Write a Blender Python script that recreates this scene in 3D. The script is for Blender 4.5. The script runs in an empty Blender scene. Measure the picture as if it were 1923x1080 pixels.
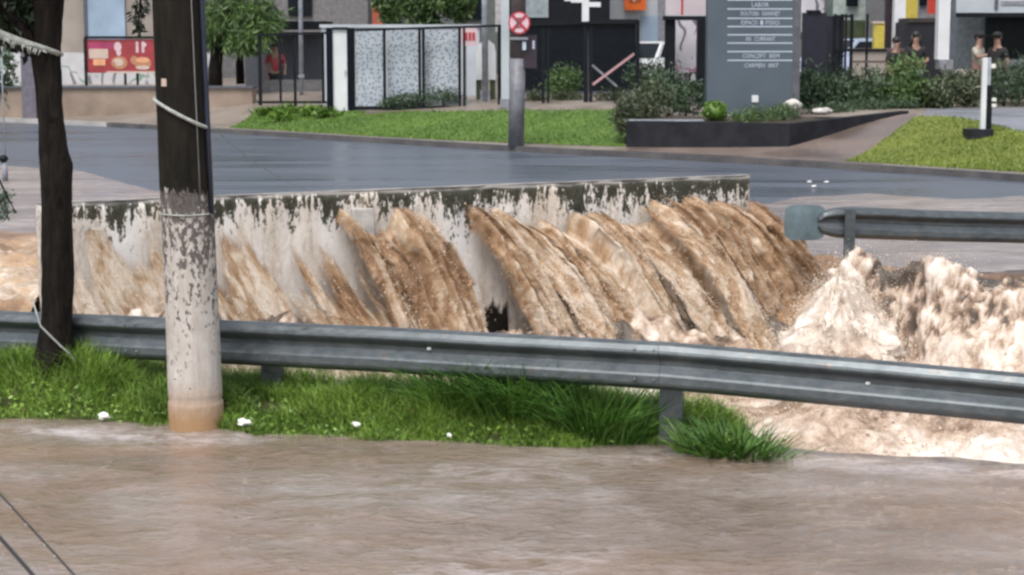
import bpy, bmesh, math, random
import numpy as np
from mathutils import Vector, Matrix

SC = bpy.context.scene
COL = SC.collection
random.seed(7)
RNG = np.random.default_rng(11)

# ------------------------------------------------------------------ camera
F = 3480.0                       # focal length in photo pixels (photo 1923 px wide)
H = 2.63                         # eye height above the near flood water
PITCH = math.atan((540 - 62) / F)
cam_d = bpy.data.cameras.new('camera')
cam = bpy.data.objects.new('camera', cam_d)
COL.objects.link(cam)
cam.location = (0, 0, H)
cam.rotation_euler = (math.pi / 2 - PITCH, 0, 0)
cam_d.sensor_width = 36.0
cam_d.lens = 36.0 * F / 1923.0
cam_d.clip_start = 0.1
cam_d.clip_end = 2000
cam_d.dof.use_dof = True
cam_d.dof.focus_distance = 14.0
cam_d.dof.aperture_fstop = 5.6
SC.camera = cam

# ------------------------------------------------------------------ light
world = bpy.data.worlds.new('World')
SC.world = world
world.use_nodes = True
wn = world.node_tree
wn.nodes.clear()
wo = wn.nodes.new('ShaderNodeOutputWorld')
wb = wn.nodes.new('ShaderNodeBackground')
sky = wn.nodes.new('ShaderNodeTexSky')
sky.sky_type = 'NISHITA'
sky.sun_disc = False
sky.sun_elevation = math.radians(62)
sky.sun_rotation = math.radians(200)
sky.air_density = 1.0
sky.dust_density = 4.0
sky.ozone_density = 1.0
hs = wn.nodes.new('ShaderNodeHueSaturation')
hs.inputs['Saturation'].default_value = 0.42
wn.links.new(sky.outputs[0], hs.inputs['Color'])
wn.links.new(hs.outputs[0], wb.inputs[0])
wb.inputs[1].default_value = 0.15
wn.links.new(wb.outputs[0], wo.inputs[0])

sun_d = bpy.data.lights.new('sun', 'SUN')
sun_d.energy = 1.5
sun_d.angle = math.radians(25)
sun_d.color = (1.0, 0.96, 0.91)
sun = bpy.data.objects.new('sun', sun_d)
COL.objects.link(sun)
sun.rotation_euler = (math.radians(28), 0, math.radians(-20))

SC.view_settings.view_transform = 'Standard'
SC.view_settings.look = 'None'
SC.view_settings.gamma = 1
SC.view_settings.use_curve_mapping = False
SC.view_settings.exposure = 0.5
SC.cycles.use_denoising = True
SC.cycles.filter_width = 2.6
SC.cycles.max_bounces = 6

# ------------------------------------------------------------------ picture geometry helpers
CP, SP = math.cos(PITCH), math.sin(PITCH)


def ray(px, py):
    u = (px - 961.5) / F
    v = (540 - py) / F
    return Vector((u, CP + v * SP, -SP + v * CP))


def atd(px, py, Y):
    d = ray(px, py)
    t = Y / d.y
    return Vector((d.x * t, Y, H + d.z * t))


def onz(px, py, z):
    d = ray(px, py)
    t = (z - H) / d.z
    return Vector((d.x * t, d.y * t, z))


ROAD_Z = 0.10
KERB_PX = [(-260, 216), (0, 229), (200, 238), (420, 251), (700, 268), (970, 285), (1200, 297), (1400, 308), (1660, 323), (1923, 341), (2150, 357)]
KERB = [onz(x, y, ROAD_Z) for x, y in KERB_PX]
e0 = KERB[0] + (KERB[0] - KERB[1]) * 2.0
e1 = KERB[-1] + (KERB[-1] - KERB[-2]) * 2.5
KERB = [e0] + KERB + [e1]
KX = np.array([k.x for k in KERB]); KY = np.array([k.y for k in KERB])


def sstep(a, b, x):
    t = np.clip((np.asarray(x, float) - a) / (b - a), 0, 1)
    return t * t * (3 - 2 * t)


def hfar(x, y):
    s = (y - np.interp(x, KX, KY)) * 0.78
    return 0.215 + 0.70 * sstep(0.5, 7.0, s)


def G(px, py):
    """the far terrain seen at a photo point"""
    d = ray(px, py)
    lo, hi = 20.0, 120.0
    for _ in range(50):
        m = (lo + hi) / 2
        z = H + d.z * m / d.y
        if z > float(hfar(d.x * m / d.y, m)):
            lo = m
        else:
            hi = m
    x = d.x * lo / d.y
    return Vector((x, lo, float(hfar(x, lo))))


# ------------------------------------------------------------------ noise (numpy)
def _hash(ix, iy, iz, seed):
    n = (ix.astype(np.int64) * 374761393 + iy.astype(np.int64) * 668265263 + iz.astype(np.int64) * 2147483647 + seed * 1274126177) & 0xFFFFFFFF
    n = ((n ^ (n >> 13)) * 1274126177) & 0xFFFFFFFF
    n = n ^ (n >> 16)
    return (n & 0xFFFF) / 65535.0


def vnoise(x, y, z=0.0, seed=0):
    x, y, z = np.broadcast_arrays(np.asarray(x, float), np.asarray(y, float), np.asarray(z, float))
    ix, iy, iz = np.floor(x), np.floor(y), np.floor(z)
    fx, fy, fz = x - ix, y - iy, z - iz
    fx, fy, fz = [t * t * t * (t * (t * 6 - 15) + 10) for t in (fx, fy, fz)]
    r = 0
    for a in (0, 1):
        for b in (0, 1):
            for c in (0, 1):
                w = (fx if a else 1 - fx) * (fy if b else 1 - fy) * (fz if c else 1 - fz)
                r = r + w * _hash(ix + a, iy + b, iz + c, seed)
    return r * 2 - 1


def fbm(x, y, z=0.0, oct=4, seed=0, gain=0.5):
    r, a, f = 0, 1.0, 1.0
    for i in range(oct):
        r = r + a * vnoise(np.asarray(x) * f, np.asarray(y) * f, np.asarray(z) * f, seed + i * 17)
        a *= gain
        f *= 2.03
    return r


# ------------------------------------------------------------------ object helpers
def tag(o, label=None, cat=None, group=None, kind=None):
    if label: o['label'] = label
    if cat: o['category'] = cat
    if group: o['group'] = group
    if kind: o['kind'] = kind
    return o


def empty(name, loc, label, cat, group=None):
    o = bpy.data.objects.new(name, None)
    o.empty_display_size = 0.2
    COL.objects.link(o)
    o.location = loc
    return tag(o, label, cat, group)


def link(name, me, m=None, parent=None, smooth=False):
    o = bpy.data.objects.new(name, me)
    COL.objects.link(o)
    if m is not None and len(me.materials) == 0:
        me.materials.append(m)
    if smooth:
        me.polygons.foreach_set('use_smooth', np.ones(len(me.polygons), bool))
    if parent is not None:
        o.parent = parent
        o.matrix_parent_inverse = Matrix.Translation(parent.location).inverted() if parent.parent is None and parent.type == 'EMPTY' else parent.matrix_basis.inverted()
    return o


def npmesh(name, V, Fc, m=None, parent=None, uv=None, attr=None, smooth=True):
    V = np.asarray(V, np.float32); Fc = np.asarray(Fc, np.int32)
    n, k = Fc.shape
    me = bpy.data.meshes.new(name)
    me.vertices.add(len(V)); me.vertices.foreach_set('co', V.ravel())
    me.loops.add(n * k); me.loops.foreach_set('vertex_index', Fc.ravel())
    me.polygons.add(n)
    me.polygons.foreach_set('loop_start', np.arange(0, n * k, k, dtype=np.int32))
    me.polygons.foreach_set('loop_total', np.full(n, k, np.int32))
    if uv is not None:
        l = me.uv_layers.new(name='UVMap')
        l.data.foreach_set('uv', np.asarray(uv, np.float32)[Fc.ravel()].ravel())
    if attr:
        for an, av in attr.items():
            a = me.attributes.new(an, 'FLOAT', 'POINT')
            a.data.foreach_set('value', np.asarray(av, np.float32).ravel())
    me.update(calc_edges=True)
    me.validate()
    return link(name, me, m, parent, smooth)


def gridfaces(nr, nc):
    i = np.arange((nr - 1) * nc).reshape(nr - 1, nc)[:, :-1].ravel()
    return np.stack([i, i + 1, i + nc + 1, i + nc], 1)


class MB:
    def __init__(s):
        s.bm = bmesh.new()

    def box(s, c, size, rz=0.0, rot=None, bev=0.0):
        M = Matrix.Translation(Vector(c)) @ (rot.to_4x4() if rot is not None else Matrix.Rotation(rz, 4, 'Z')) @ Matrix.Diagonal(Vector((size[0], size[1], size[2], 1)))
        r = bmesh.ops.create_cube(s.bm, size=1.0, matrix=M)
        if bev > 0:
            ed = list({e for v in r['verts'] for e in v.link_edges})
            bmesh.ops.bevel(s.bm, geom=ed, offset=bev, segments=2, affect='EDGES', profile=0.5)
        return s

    def bar(s, a, b, w, h=None, up=(0, 0, 1)):
        a, b = Vector(a), Vector(b)
        d = (b - a); L = d.length; d.normalize()
        u = Vector(up)
        if abs(d.dot(u)) > 0.98: u = Vector((0, 1, 0))
        x = d.cross(u).normalized(); z = x.cross(d).normalized()
        R = Matrix((x, d, z)).transposed()
        return s.box((a + b) / 2, (w, L, h or w), rot=R)

    def tube(s, pts, rad, n=8, jit=0.0, cap=True, seed=0):
        rr = random.Random(seed)
        pts = [Vector(p) for p in pts]
        if not hasattr(rad, '__len__'): rad = [rad] * len(pts)
        rings = []
        for i, p in enumerate(pts):
            t = (pts[min(i + 1, len(pts) - 1)] - pts[max(i - 1, 0)]).normalized()
            u = Vector((0, 0, 1)) if abs(t.z) < 0.9 else Vector((1, 0, 0))
            x = t.cross(u).normalized(); y = x.cross(t).normalized()
            ring = []
            for k in range(n):
                a = 2 * math.pi * k / n
                r = rad[i] * (1 + jit * (rr.random() * 2 - 1))
                ring.append(s.bm.verts.new(p + x * math.cos(a) * r + y * math.sin(a) * r))
            rings.append(ring)
        for i in range(len(rings) - 1):
            for k in range(n):
                s.bm.faces.new((rings[i][k], rings[i][(k + 1) % n], rings[i + 1][(k + 1) % n], rings[i + 1][k]))
        if cap:
            s.bm.faces.new(rings[0][::-1]); s.bm.faces.new(rings[-1])
        return s

    def ball(s, c, r, sub=2, sc=(1, 1, 1), noise=0.0, seed=0):
        M = Matrix.Translation(Vector(c)) @ Matrix.Diagonal(Vector((sc[0], sc[1], sc[2], 1)))
        o = bmesh.ops.create_icosphere(s.bm, subdivisions=sub, radius=r, matrix=M)
        if noise:
            for v in o['verts']:
                d = (v.co - Vector(c))
                k = float(fbm(d.x * 2.3 / r, d.y * 2.3 / r, d.z * 2.3 / r, 3, seed))
                v.co = Vector(c) + d * (1 + noise * k)
        return s

    def cyl(s, a, b, r, n=12, r2=None):
        return s.tube([a, b], [r, r if r2 is None else r2], n)

    def prism(s, pts, ext):
        ext = Vector(ext)
        a = [s.bm.verts.new(Vector(p)) for p in pts]
        b = [s.bm.verts.new(Vector(p) + ext) for p in pts]
        n = len(a)
        s.bm.faces.new(a); s.bm.faces.new(b[::-1])
        for i in range(n):
            s.bm.faces.new((a[i], b[i], b[(i + 1) % n], a[(i + 1) % n]))
        return s

    def build(s, name, m, parent=None, smooth=False, bev=0.0):
        bmesh.ops.recalc_face_normals(s.bm, faces=s.bm.faces[:])
        if bev > 0:
            bmesh.ops.bevel(s.bm, geom=s.bm.edges[:], offset=bev, segments=1, affect='EDGES')
        me = bpy.data.meshes.new(name)
        s.bm.to_mesh(me); s.bm.free()
        return link(name, me, m, parent, smooth)


# ------------------------------------------------------------------ materials
def lin(r, g, b):
    f = lambda c: (c / 255 / 12.92) if c / 255 <= 0.04045 else ((c / 255 + 0.055) / 1.055) ** 2.4
    return (f(r), f(g), f(b), 1)


class NT:
    def __init__(s, name):
        s.m = bpy.data.materials.new(name)
        s.m.use_nodes = True
        s.t = s.m.node_tree
        s.p = s.t.nodes['Principled BSDF']

    def n(s, typ, **kw):
        nd = s.t.nodes.new(typ)
        for k, v in kw.items():
            if k.startswith('i_'):
                nd.inputs[k[2:].replace('_', ' ')].default_value = v
            else:
                setattr(nd, k, v)
        return nd

    def l(s, a, b):
        s.t.links.new(a, b)

    def coord(s, scale=(1, 1, 1), out='Object', rot=(0, 0, 0)):
        tc = s.n('ShaderNodeTexCoord')
        mp = s.n('ShaderNodeMapping')
        mp.inputs['Scale'].default_value = scale
        mp.inputs['Rotation'].default_value = rot
        s.l(tc.outputs[out], mp.inputs['Vector'])
        return mp.outputs[0]

    def noise(s, vec, scale=5, detail=4, rough=0.55, dist=0.0):
        nd = s.n('ShaderNodeTexNoise')
        nd.inputs['Scale'].default_value = scale
        nd.inputs['Detail'].default_value = detail
        nd.inputs['Roughness'].default_value = rough
        nd.inputs['Distortion'].default_value = dist
        if vec is not None: s.l(vec, nd.inputs['Vector'])
        return nd.outputs['Fac']

    def ramp(s, fac, stops):
        nd = s.n('ShaderNodeValToRGB')
        el = nd.color_ramp.elements
        while len(el) < len(stops): el.new(0.5)
        for e, (p, c) in zip(el, stops):
            e.position = p
            e.color = c if hasattr(c, '__len__') else (c, c, c, 1)
        s.l(fac, nd.inputs[0])
        return nd.outputs[0]

    def mix(s, fac, a, b, mode='MIX'):
        nd = s.n('ShaderNodeMix', data_type='RGBA', blend_type=mode)
        for sock, v in ((nd.inputs[0], fac), (nd.inputs[6], a), (nd.inputs[7], b)):
            if hasattr(v, 'is_linked') or hasattr(v, 'node'): s.l(v, sock)
            else: sock.default_value = v
        return nd.outputs[2]

    def math(s, op, a, b=None, clamp=False):
        nd = s.n('ShaderNodeMath', operation=op)
        nd.use_clamp = clamp
        for i, v in enumerate((a, b)):
            if v is None: continue
            if hasattr(v, 'node'): s.l(v, nd.inputs[i])
            else: nd.inputs[i].default_value = v
        return nd.outputs[0]

    def bump(s, h, strength=0.3, dist=0.02):
        nd = s.n('ShaderNodeBump')
        nd.inputs['Strength'].default_value = strength
        nd.inputs['Distance'].default_value = dist
        s.l(h, nd.inputs['Height'])
        s.l(nd.outputs[0], s.p.inputs['Normal'])
        return nd

    def col(s, v):
        if hasattr(v, 'node'): s.l(v, s.p.inputs['Base Color'])
        else: s.p.inputs['Base Color'].default_value = v

    def set(s, rough=None, spec=None, metal=None):
        if rough is not None:
            if hasattr(rough, 'node'): s.l(rough, s.p.inputs['Roughness'])
            else: s.p.inputs['Roughness'].default_value = rough
        if spec is not None: s.p.inputs['Specular IOR Level'].default_value = spec
        if metal is not None: s.p.inputs['Metallic'].default_value = metal
        return s.m


def plain(name, c, rough=0.5, var=0.25, scale=6, bump=0.15, metal=0.0, spec=0.5):
    t = NT(name)
    v = t.coord()
    n = t.noise(v, scale, 5)
    c = tuple(c) if len(c) == 4 else tuple(c) + (1,)
    lo = tuple(x * (1 - var) for x in c[:3]) + (1,)
    hi = tuple(min(1, x * (1 + var)) for x in c[:3]) + (1,)
    t.col(t.ramp(n, [(0.3, lo), (0.7, hi)]))
    t.bump(t.noise(v, scale * 7, 4), bump, 0.01)
    return t.set(rough, spec, metal)


def leafmat(name, dark, light, scale=1.2):
    t = NT(name)
    v = t.coord()
    n = t.noise(v, scale, 3)
    n2 = t.noise(v, scale * 14, 2)
    f = t.math('ADD', t.math('MULTIPLY', n, 0.5), t.math('MULTIPLY', n2, 0.5))
    t.col(t.ramp(f, [(0.36, dark), (0.64, light)]))
    t.p.inputs['Transmission Weight'].default_value = 0.0
    return t.set(0.45, 0.4)


M = {}
M['black_metal'] = plain('black_metal', (0.008, 0.010, 0.014), 0.5, spec=0.2)
M['dark_glass'] = plain('dark_glass', (0.008, 0.011, 0.015), 0.25, bump=0.02, spec=0.2)
M['white_paint'] = plain('white_paint', (0.68, 0.70, 0.72), 0.5, 0.1, 1.5)
M['white_wall'] = plain('white_wall', (0.44, 0.48, 0.52), 0.6, 0.12, 1.0)
M['grey_pole'] = plain('grey_pole', (0.22, 0.23, 0.26), 0.5)
M['pale_pole'] = plain('pale_pole', (0.34, 0.37, 0.42), 0.4)
M['conc_dark'] = plain('concrete_dark', (0.085, 0.095, 0.115), 0.55)
M['brownish'] = plain('brown_paint', (0.10, 0.07, 0.07), 0.5)
M['tan_wall'] = plain('tan_wall', (0.30, 0.265, 0.235), 0.7, 0.2, 0.8)
M['tan_low'] = plain('tan_low_wall', (0.27, 0.21, 0.165), 0.65, 0.25, 1.3)
M['blue_wall'] = plain('blue_wall', (0.30, 0.40, 0.52), 0.6, 0.2, 0.8)
M['red'] = plain('red_print', (0.32, 0.045, 0.055), 0.4, 0.2, 2.0)
M['sign_red'] = plain('sign_red', (0.45, 0.045, 0.07), 0.35, 0.1)
M['magenta'] = plain('magenta_print', (0.36, 0.05, 0.13), 0.4, 0.2, 2.0)
M['cream'] = plain('cream_print', (0.56, 0.45, 0.38), 0.5, 0.1)
M['pinkw'] = plain('pink_white_print', (0.66, 0.48, 0.52), 0.5, 0.1)
M['orange'] = plain('orange_plastic', (0.75, 0.14, 0.015), 0.4, 0.1)
M['yellow'] = plain('yellow_paint', (0.55, 0.45, 0.08), 0.45, 0.15)
M['peach'] = plain('peach_print', (0.72, 0.36, 0.20), 0.5, 0.15)
M['bun'] = plain('bun_print', (0.45, 0.22, 0.13), 0.5, 0.2, 14)
M['slate'] = plain('slate_panel', (0.085, 0.11, 0.135), 0.35, 0.15, 0.7, 0.03)
M['letter'] = plain('pale_lettering', (0.46, 0.53, 0.62), 0.5, 0.05)
M['planter'] = plain('planter_stone', (0.016, 0.017, 0.022), 0.65, 0.4, 3, spec=0.25)
M['skin'] = plain('skin', (0.30, 0.18, 0.135), 0.5, 0.08)
M['cloth_black'] = plain('black_cloth', (0.013, 0.012, 0.014), 0.8)
M['cloth_beige'] = plain('beige_cloth', (0.36, 0.33, 0.28), 0.8, 0.1)
M['cloth_grey'] = plain('grey_cloth', (0.10, 0.11, 0.13), 0.8, 0.1)
M['hair'] = plain('dark_hair', (0.01, 0.008, 0.007), 0.5)
M['car_white'] = plain('white_car_paint', (0.62, 0.64, 0.66), 0.25, 0.04, bump=0.0)
M['car_blue'] = plain('pale_blue_car_paint', (0.36, 0.42, 0.55), 0.25, 0.04, bump=0.0)
M['rubber'] = plain('rubber', (0.015, 0.015, 0.016), 0.8)
M['chrome'] = plain('lamp_glass', (0.6, 0.62, 0.65), 0.15, 0.05)
M['rock'] = plain('pale_rock', (0.50, 0.47, 0.44), 0.7, 0.3, 4, 0.5)
M['turf_soil'] = plain('turf_soil', (0.045, 0.055, 0.02), 0.8, 0.4, 6, 0.5, spec=0.1)
M['soil'] = plain('wet_soil', (0.05, 0.038, 0.026), 0.7, 0.4, 5, 0.6)
M['rope'] = plain('pale_rope', (0.42, 0.44, 0.41), 0.7, 0.3, 30, 0.8)
M['wire'] = plain('grey_wire', (0.20, 0.20, 0.20), 0.5)
M['cable'] = plain('black_cable', (0.012, 0.011, 0.012), 0.35)
M['litter'] = plain('white_litter', (0.75, 0.76, 0.72), 0.6, 0.15, 20)
M['trunk_dark'] = None
M['leaf_hedge'] = leafmat('hedge_leaves', (0.026, 0.052, 0.026, 1), (0.085, 0.135, 0.070, 1), 0.8)
M['leaf_bright'] = leafmat('bright_leaves', (0.045, 0.10, 0.012, 1), (0.15, 0.27, 0.035, 1), 2.0)
M['leaf_tree'] = leafmat('tree_leaves', (0.030, 0.070, 0.020, 1), (0.13, 0.21, 0.065, 1), 0.8)
M['leaf_dark'] = leafmat('dark_leaves', (0.008, 0.016, 0.008, 1), (0.035, 0.06, 0.028, 1), 3.0)
M['leaf_sage'] = leafmat('sage_leaves', (0.05, 0.085, 0.06, 1), (0.16, 0.21, 0.15, 1), 3.0)
M['leaf_olive'] = leafmat('olive_leaves', (0.034, 0.050, 0.024, 1), (0.095, 0.118, 0.060, 1), 1.5)


def m_bark():
    t = NT('dark_wet_bark')
    v = t.coord((9, 9, 2.2))
    n = t.noise(v, 2.5, 6, 0.65, 0.6)
    t.col(t.ramp(n, [(0.3, (0.004, 0.0035, 0.003, 1)), (0.7, (0.026, 0.021, 0.018, 1))]))
    t.bump(n, 0.9, 0.03)
    return t.set(0.75, 0.12)


def m_pole():
    """timber pole: bare dark wood above, limewash peeling off below, mud at the foot (UV: v = metres above water)"""
    t = NT('limewashed_pole')
    tc = t.n('ShaderNodeTexCoord')
    sep = t.n('ShaderNodeSeparateXYZ'); t.l(tc.outputs['UV'], sep.inputs[0])
    v = sep.outputs['Y']
    mp = t.n('ShaderNodeMapping'); mp.inputs['Scale'].default_value = (1, 0.22, 1); t.l(tc.outputs['UV'], mp.inputs[0])
    mp2 = t.n('ShaderNodeMapping'); mp2.inputs['Scale'].default_value = (1, 0.55, 1); t.l(tc.outputs['UV'], mp2.inputs[0])
    n1 = t.noise(mp.outputs[0], 17, 6, 0.65)
    n2 = t.noise(mp2.outputs[0], 30, 5, 0.7)
    n3 = t.noise(tc.outputs['UV'], 3.0, 3)
    wood = t.ramp(n1, [(0.3, (0.006, 0.006, 0.005, 1)), (0.72, (0.022, 0.018, 0.013, 1))])
    white = t.ramp(n1, [(0.3, (0.40, 0.355, 0.315, 1)), (0.7, (0.62, 0.585, 0.55, 1))])
    grey = t.ramp(n2, [(0.35, (0.050, 0.045, 0.043, 1)), (0.7, (0.17, 0.15, 0.14, 1))])
    # peeling grows with height
    hgt = t.math('MULTIPLY', t.math('SUBTRACT', v, 0.20), 0.125)
    pl = t.math('ADD', t.math('MULTIPLY', n2, 0.62), t.math('MULTIPLY', n1, 0.38))
    pl = t.math('ADD', t.math('ADD', pl, hgt), t.math('MULTIPLY', n3, 0.16))
    peel = t.ramp(pl, [(0.685, 0.0), (0.72, 1.0)])
    low = t.mix(peel, white, grey)
    mudn = t.math('ADD', v, t.math('MULTIPLY', n2, 0.25))
    mud = t.ramp(mudn, [(0.20, 1.0), (0.48, 0.0)])
    low = t.mix(mud, low, (0.36, 0.225, 0.125, 1))
    up = t.ramp(t.math('ADD', v, t.math('MULTIPLY', t.math('SUBTRACT', n2, 0.5), 0.28)), [(0.0, 0.0), (1.0, 1.0)])
    upm = t.math('GREATER_THAN', t.math('ADD', v, t.math('MULTIPLY', t.math('SUBTRACT', n2, 0.5), 0.28)), 1.60)
    t.col(t.mix(upm, low, wood))
    t.bump(t.math('ADD', n1, t.math('MULTIPLY', peel, -0.35)), 0.6, 0.012)
    return t.set(0.7, 0.15)


def m_wall():
    """lime-washed parapet: black algae drips from the top edge (UV: u along, v metres below the top)"""
    t = NT('stained_parapet')
    tc = t.n('ShaderNodeTexCoord')
    sep = t.n('ShaderNodeSeparateXYZ'); t.l(tc.outputs['UV'], sep.inputs[0])
    v = sep.outputs['Y']
    u = sep.outputs['X']

    def sc(a, b):
        mp = t.n('ShaderNodeMapping'); mp.inputs['Scale'].default_value = (a, b, 1); t.l(tc.outputs['UV'], mp.inputs[0]); return mp.outputs[0]
    d1 = t.noise(sc(1, 0.20), 12, 6, 0.72, 0.5)            # drips
    d2 = t.noise(sc(1, 0.10), 2.2, 3, 0.5)           # broad variation
    d3 = t.noise(sc(1, 0.5), 28, 5, 0.7)             # speckle
    reach = t.math('ADD', t.math('MULTIPLY', t.math('SUBTRACT', d1, 0.44), 1.7), t.math('MULTIPLY', t.math('SUBTRACT', d2, 0.42), 1.3))
    reach = t.math('ADD', reach, t.math('MULTIPLY', t.math('SUBTRACT', d3, 0.5), 1.5))
    reach = t.math('ADD', reach, t.math('ADD', t.math('MULTIPLY', u, 0.030), -0.05))
    mo = t.math('SUBTRACT', reach, t.math('MULTIPLY', v, 1.25))
    moss = t.ramp(mo, [(0.0, 0.0), (0.10, 1.0)])
    mcol = t.ramp(d3, [(0.3, (0.012, 0.013, 0.012, 1)), (0.55, (0.045, 0.045, 0.028, 1)), (0.8, (0.16, 0.14, 0.10, 1))])
    lime = t.ramp(d2, [(0.3, (0.66, 0.58, 0.49, 1)), (0.52, (0.76, 0.72, 0.68, 1)), (0.8, (0.74, 0.76, 0.80, 1))])
    tan = t.ramp(t.math('ADD', t.math('MULTIPLY', d1, 0.6), t.math('MULTIPLY', d3, 0.4)), [(0.44, 0.0), (0.62, 0.85)])
    tan = t.math('MULTIPLY', tan, t.ramp(d2, [(0.47, 1.0), (0.56, 0.12)]))
    lime = t.mix(tan, lime, (0.42, 0.33, 0.24, 1))
    c = t.mix(moss, lime, mcol)
    chip = t.ramp(t.math('ADD', t.math('MULTIPLY', d3, 0.5), t.math('MULTIPLY', d1, 0.5)), [(0.63, 0.0), (0.67, 1.0)])
    c = t.mix(t.math('MULTIPLY', chip, 0.8), c, (0.055, 0.05, 0.043, 1))
    edge = t.ramp(v, [(0.012, 1.0), (0.035, 0.0)])
    c = t.mix(t.math('MULTIPLY', edge, 0.75), c, (0.36, 0.34, 0.32, 1))
    t.col(c)
    t.bump(d3, 0.5, 0.015)
    return t.set(0.55, 0.4)


def m_flow():
    """falling muddy water, streaks along the flow (UV: u across in m, v along the flow in m; attribute foam, holding painted crease shade in the cascades too)"""
    t = NT('falling_muddy_water')
    tc = t.n('ShaderNodeTexCoord')

    def sc(a, b):
        mp = t.n('ShaderNodeMapping'); mp.inputs['Scale'].default_value = (a, b, 1); t.l(tc.outputs['UV'], mp.inputs[0]); return mp.outputs[0]
    a = t.n('ShaderNodeAttribute'); a.attribute_name = 'foam'
    foam = a.outputs['Fac']
    n1 = t.noise(sc(1, 0.10), 10, 5, 0.62, 0.4)
    n2 = t.noise(sc(1, 0.34), 26, 6, 0.74, 0.8)
    n3 = t.noise(sc(1, 0.65), 52, 4, 0.75, 0.4)
    f = t.math('ADD', t.math('MULTIPLY', n1, 0.34), t.math('MULTIPLY', n2, 0.40))
    f = t.math('ADD', f, t.math('MULTIPLY', n3, 0.28))
    f = t.math('ADD', f, t.math('MULTIPLY', t.math('SUBTRACT', foam, 0.5), 0.42))
    t.col(t.ramp(f, [(0.28, (0.205, 0.112, 0.054, 1)), (0.42, (0.35, 0.208, 0.110, 1)), (0.56, (0.46, 0.315, 0.195, 1)), (0.69, (0.64, 0.51, 0.385, 1)), (0.82, (0.76, 0.68, 0.59, 1))]))
    h = t.math('ADD', t.math('MULTIPLY', n1, 0.6), t.math('ADD', t.math('MULTIPLY', n2, 0.5), t.math('MULTIPLY', n3, 0.25)))
    t.bump(h, 0.9, 0.05)
    cv = t.n('ShaderNodeAttribute'); cv.attribute_name = 'cover'
    fr = t.math('ADD', t.math('MULTIPLY', n1, 0.55), t.math('MULTIPLY', n2, 0.45))
    al = t.math('ADD', t.math('SUBTRACT', fr, 0.5), t.math('MULTIPLY', t.math('SUBTRACT', cv.outputs['Fac'], 0.5), 0.9))
    t.l(t.ramp(t.math('ADD', al, 0.5), [(0.34, 0.0), (0.66, 1.0)]), t.p.inputs['Alpha'])
    return t.set(0.16, 0.6)


FULL = lambda a: np.ones(np.asarray(a).shape)


def m_churn():
    """churning flood water (object space; attribute foam)"""
    t = NT('churning_muddy_water')
    v = t.coord((1, 1, 1))
    a = t.n('ShaderNodeAttribute'); a.attribute_name = 'foam'
    foam = a.outputs['Fac']
    n1 = t.noise(v, 3.0, 6, 0.62, 0.8)
    n2 = t.noise(v, 17, 5, 0.7, 0.4)
    n3 = t.noise(v, 48, 3, 0.7)
    f = t.math('ADD', t.math('MULTIPLY', n1, 0.40), t.math('ADD', t.math('MULTIPLY', n2, 0.36), t.math('MULTIPLY', n3, 0.36)))
    f = t.math('ADD', t.math('SUBTRACT', f, 0.06), t.math('MULTIPLY', t.math('SUBTRACT', foam, 0.5), 0.62))
    t.col(t.ramp(f, [(0.26, (0.085, 0.065, 0.05, 1)), (0.40, (0.22, 0.15, 0.105, 1)), (0.52, (0.42, 0.315, 0.235, 1)), (0.67, (0.62, 0.525, 0.445, 1)), (0.85, (0.80, 0.73, 0.66, 1))]))
    t.bump(t.math('ADD', n2, t.math('MULTIPLY', n3, 0.5)), 0.4, 0.03)
    return t.set(0.35, 0.45)


def m_nearwater():
    t = NT('shallow_flood_water')
    v = t.coord((0.55, 1.0, 1.0), rot=(0, 0, -0.12))
    n1 = t.noise(v, 0.8, 5, 0.6, 1.2)
    n2 = t.noise(v, 4.5, 4, 0.55, 0.9)
    n3 = t.noise(v, 19, 4, 0.6, 0.6)
    f = t.math('ADD', t.math('MULTIPLY', n1, 0.55), t.math('ADD', t.math('MULTIPLY', n2, 0.28), t.math('MULTIPLY', n3, 0.17)))
    c = t.ramp(f, [(0.36, (0.150, 0.108, 0.080, 1)), (0.5, (0.222, 0.177, 0.148, 1)), (0.64, (0.315, 0.28, 0.262, 1))])
    dr = t.ramp(t.noise(v, 0.33, 4, 0.6, 0.8), [(0.46, 0.0), (0.62, 0.85)])
    c = t.mix(dr, c, (0.235, 0.145, 0.085, 1))
    a = t.n('ShaderNodeAttribute'); a.attribute_name = 'foam'
    fo = t.math('MULTIPLY', a.outputs['Fac'], t.ramp(t.math('ADD', t.math('MULTIPLY', n2, 0.6), t.math('MULTIPLY', n3, 0.4)), [(0.42, 0.0), (0.60, 1.0)]))
    c = t.mix(fo, c, (0.60, 0.55, 0.56, 1))
    t.col(c)
    t.bump(t.math('ADD', t.math('MULTIPLY', n2, 0.8), t.math('MULTIPLY', n3, 0.62)), 0.50, 0.085)
    return t.set(0.05, 0.9)


def m_road():
    t = NT('wet_asphalt')
    v = t.coord()
    vs = t.coord((0.25, 1.0, 1.0), rot=(0, 0, 0.6))
    n1 = t.noise(vs, 0.6, 5, 0.65, 0.6)
    n2 = t.noise(v, 55, 3, 0.7)
    t.col(t.ramp(t.math('ADD', t.math('MULTIPLY', n1, 0.7), t.math('MULTIPLY', n2, 0.3)), [(0.34, (0.040, 0.050, 0.068, 1)), (0.66, (0.110, 0.128, 0.160, 1))]))
    t.bump(n2, 0.25, 0.006)
    r = t.ramp(n1, [(0.35, 0.22), (0.65, 0.48)])
    return t.set(r, 0.5)


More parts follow.
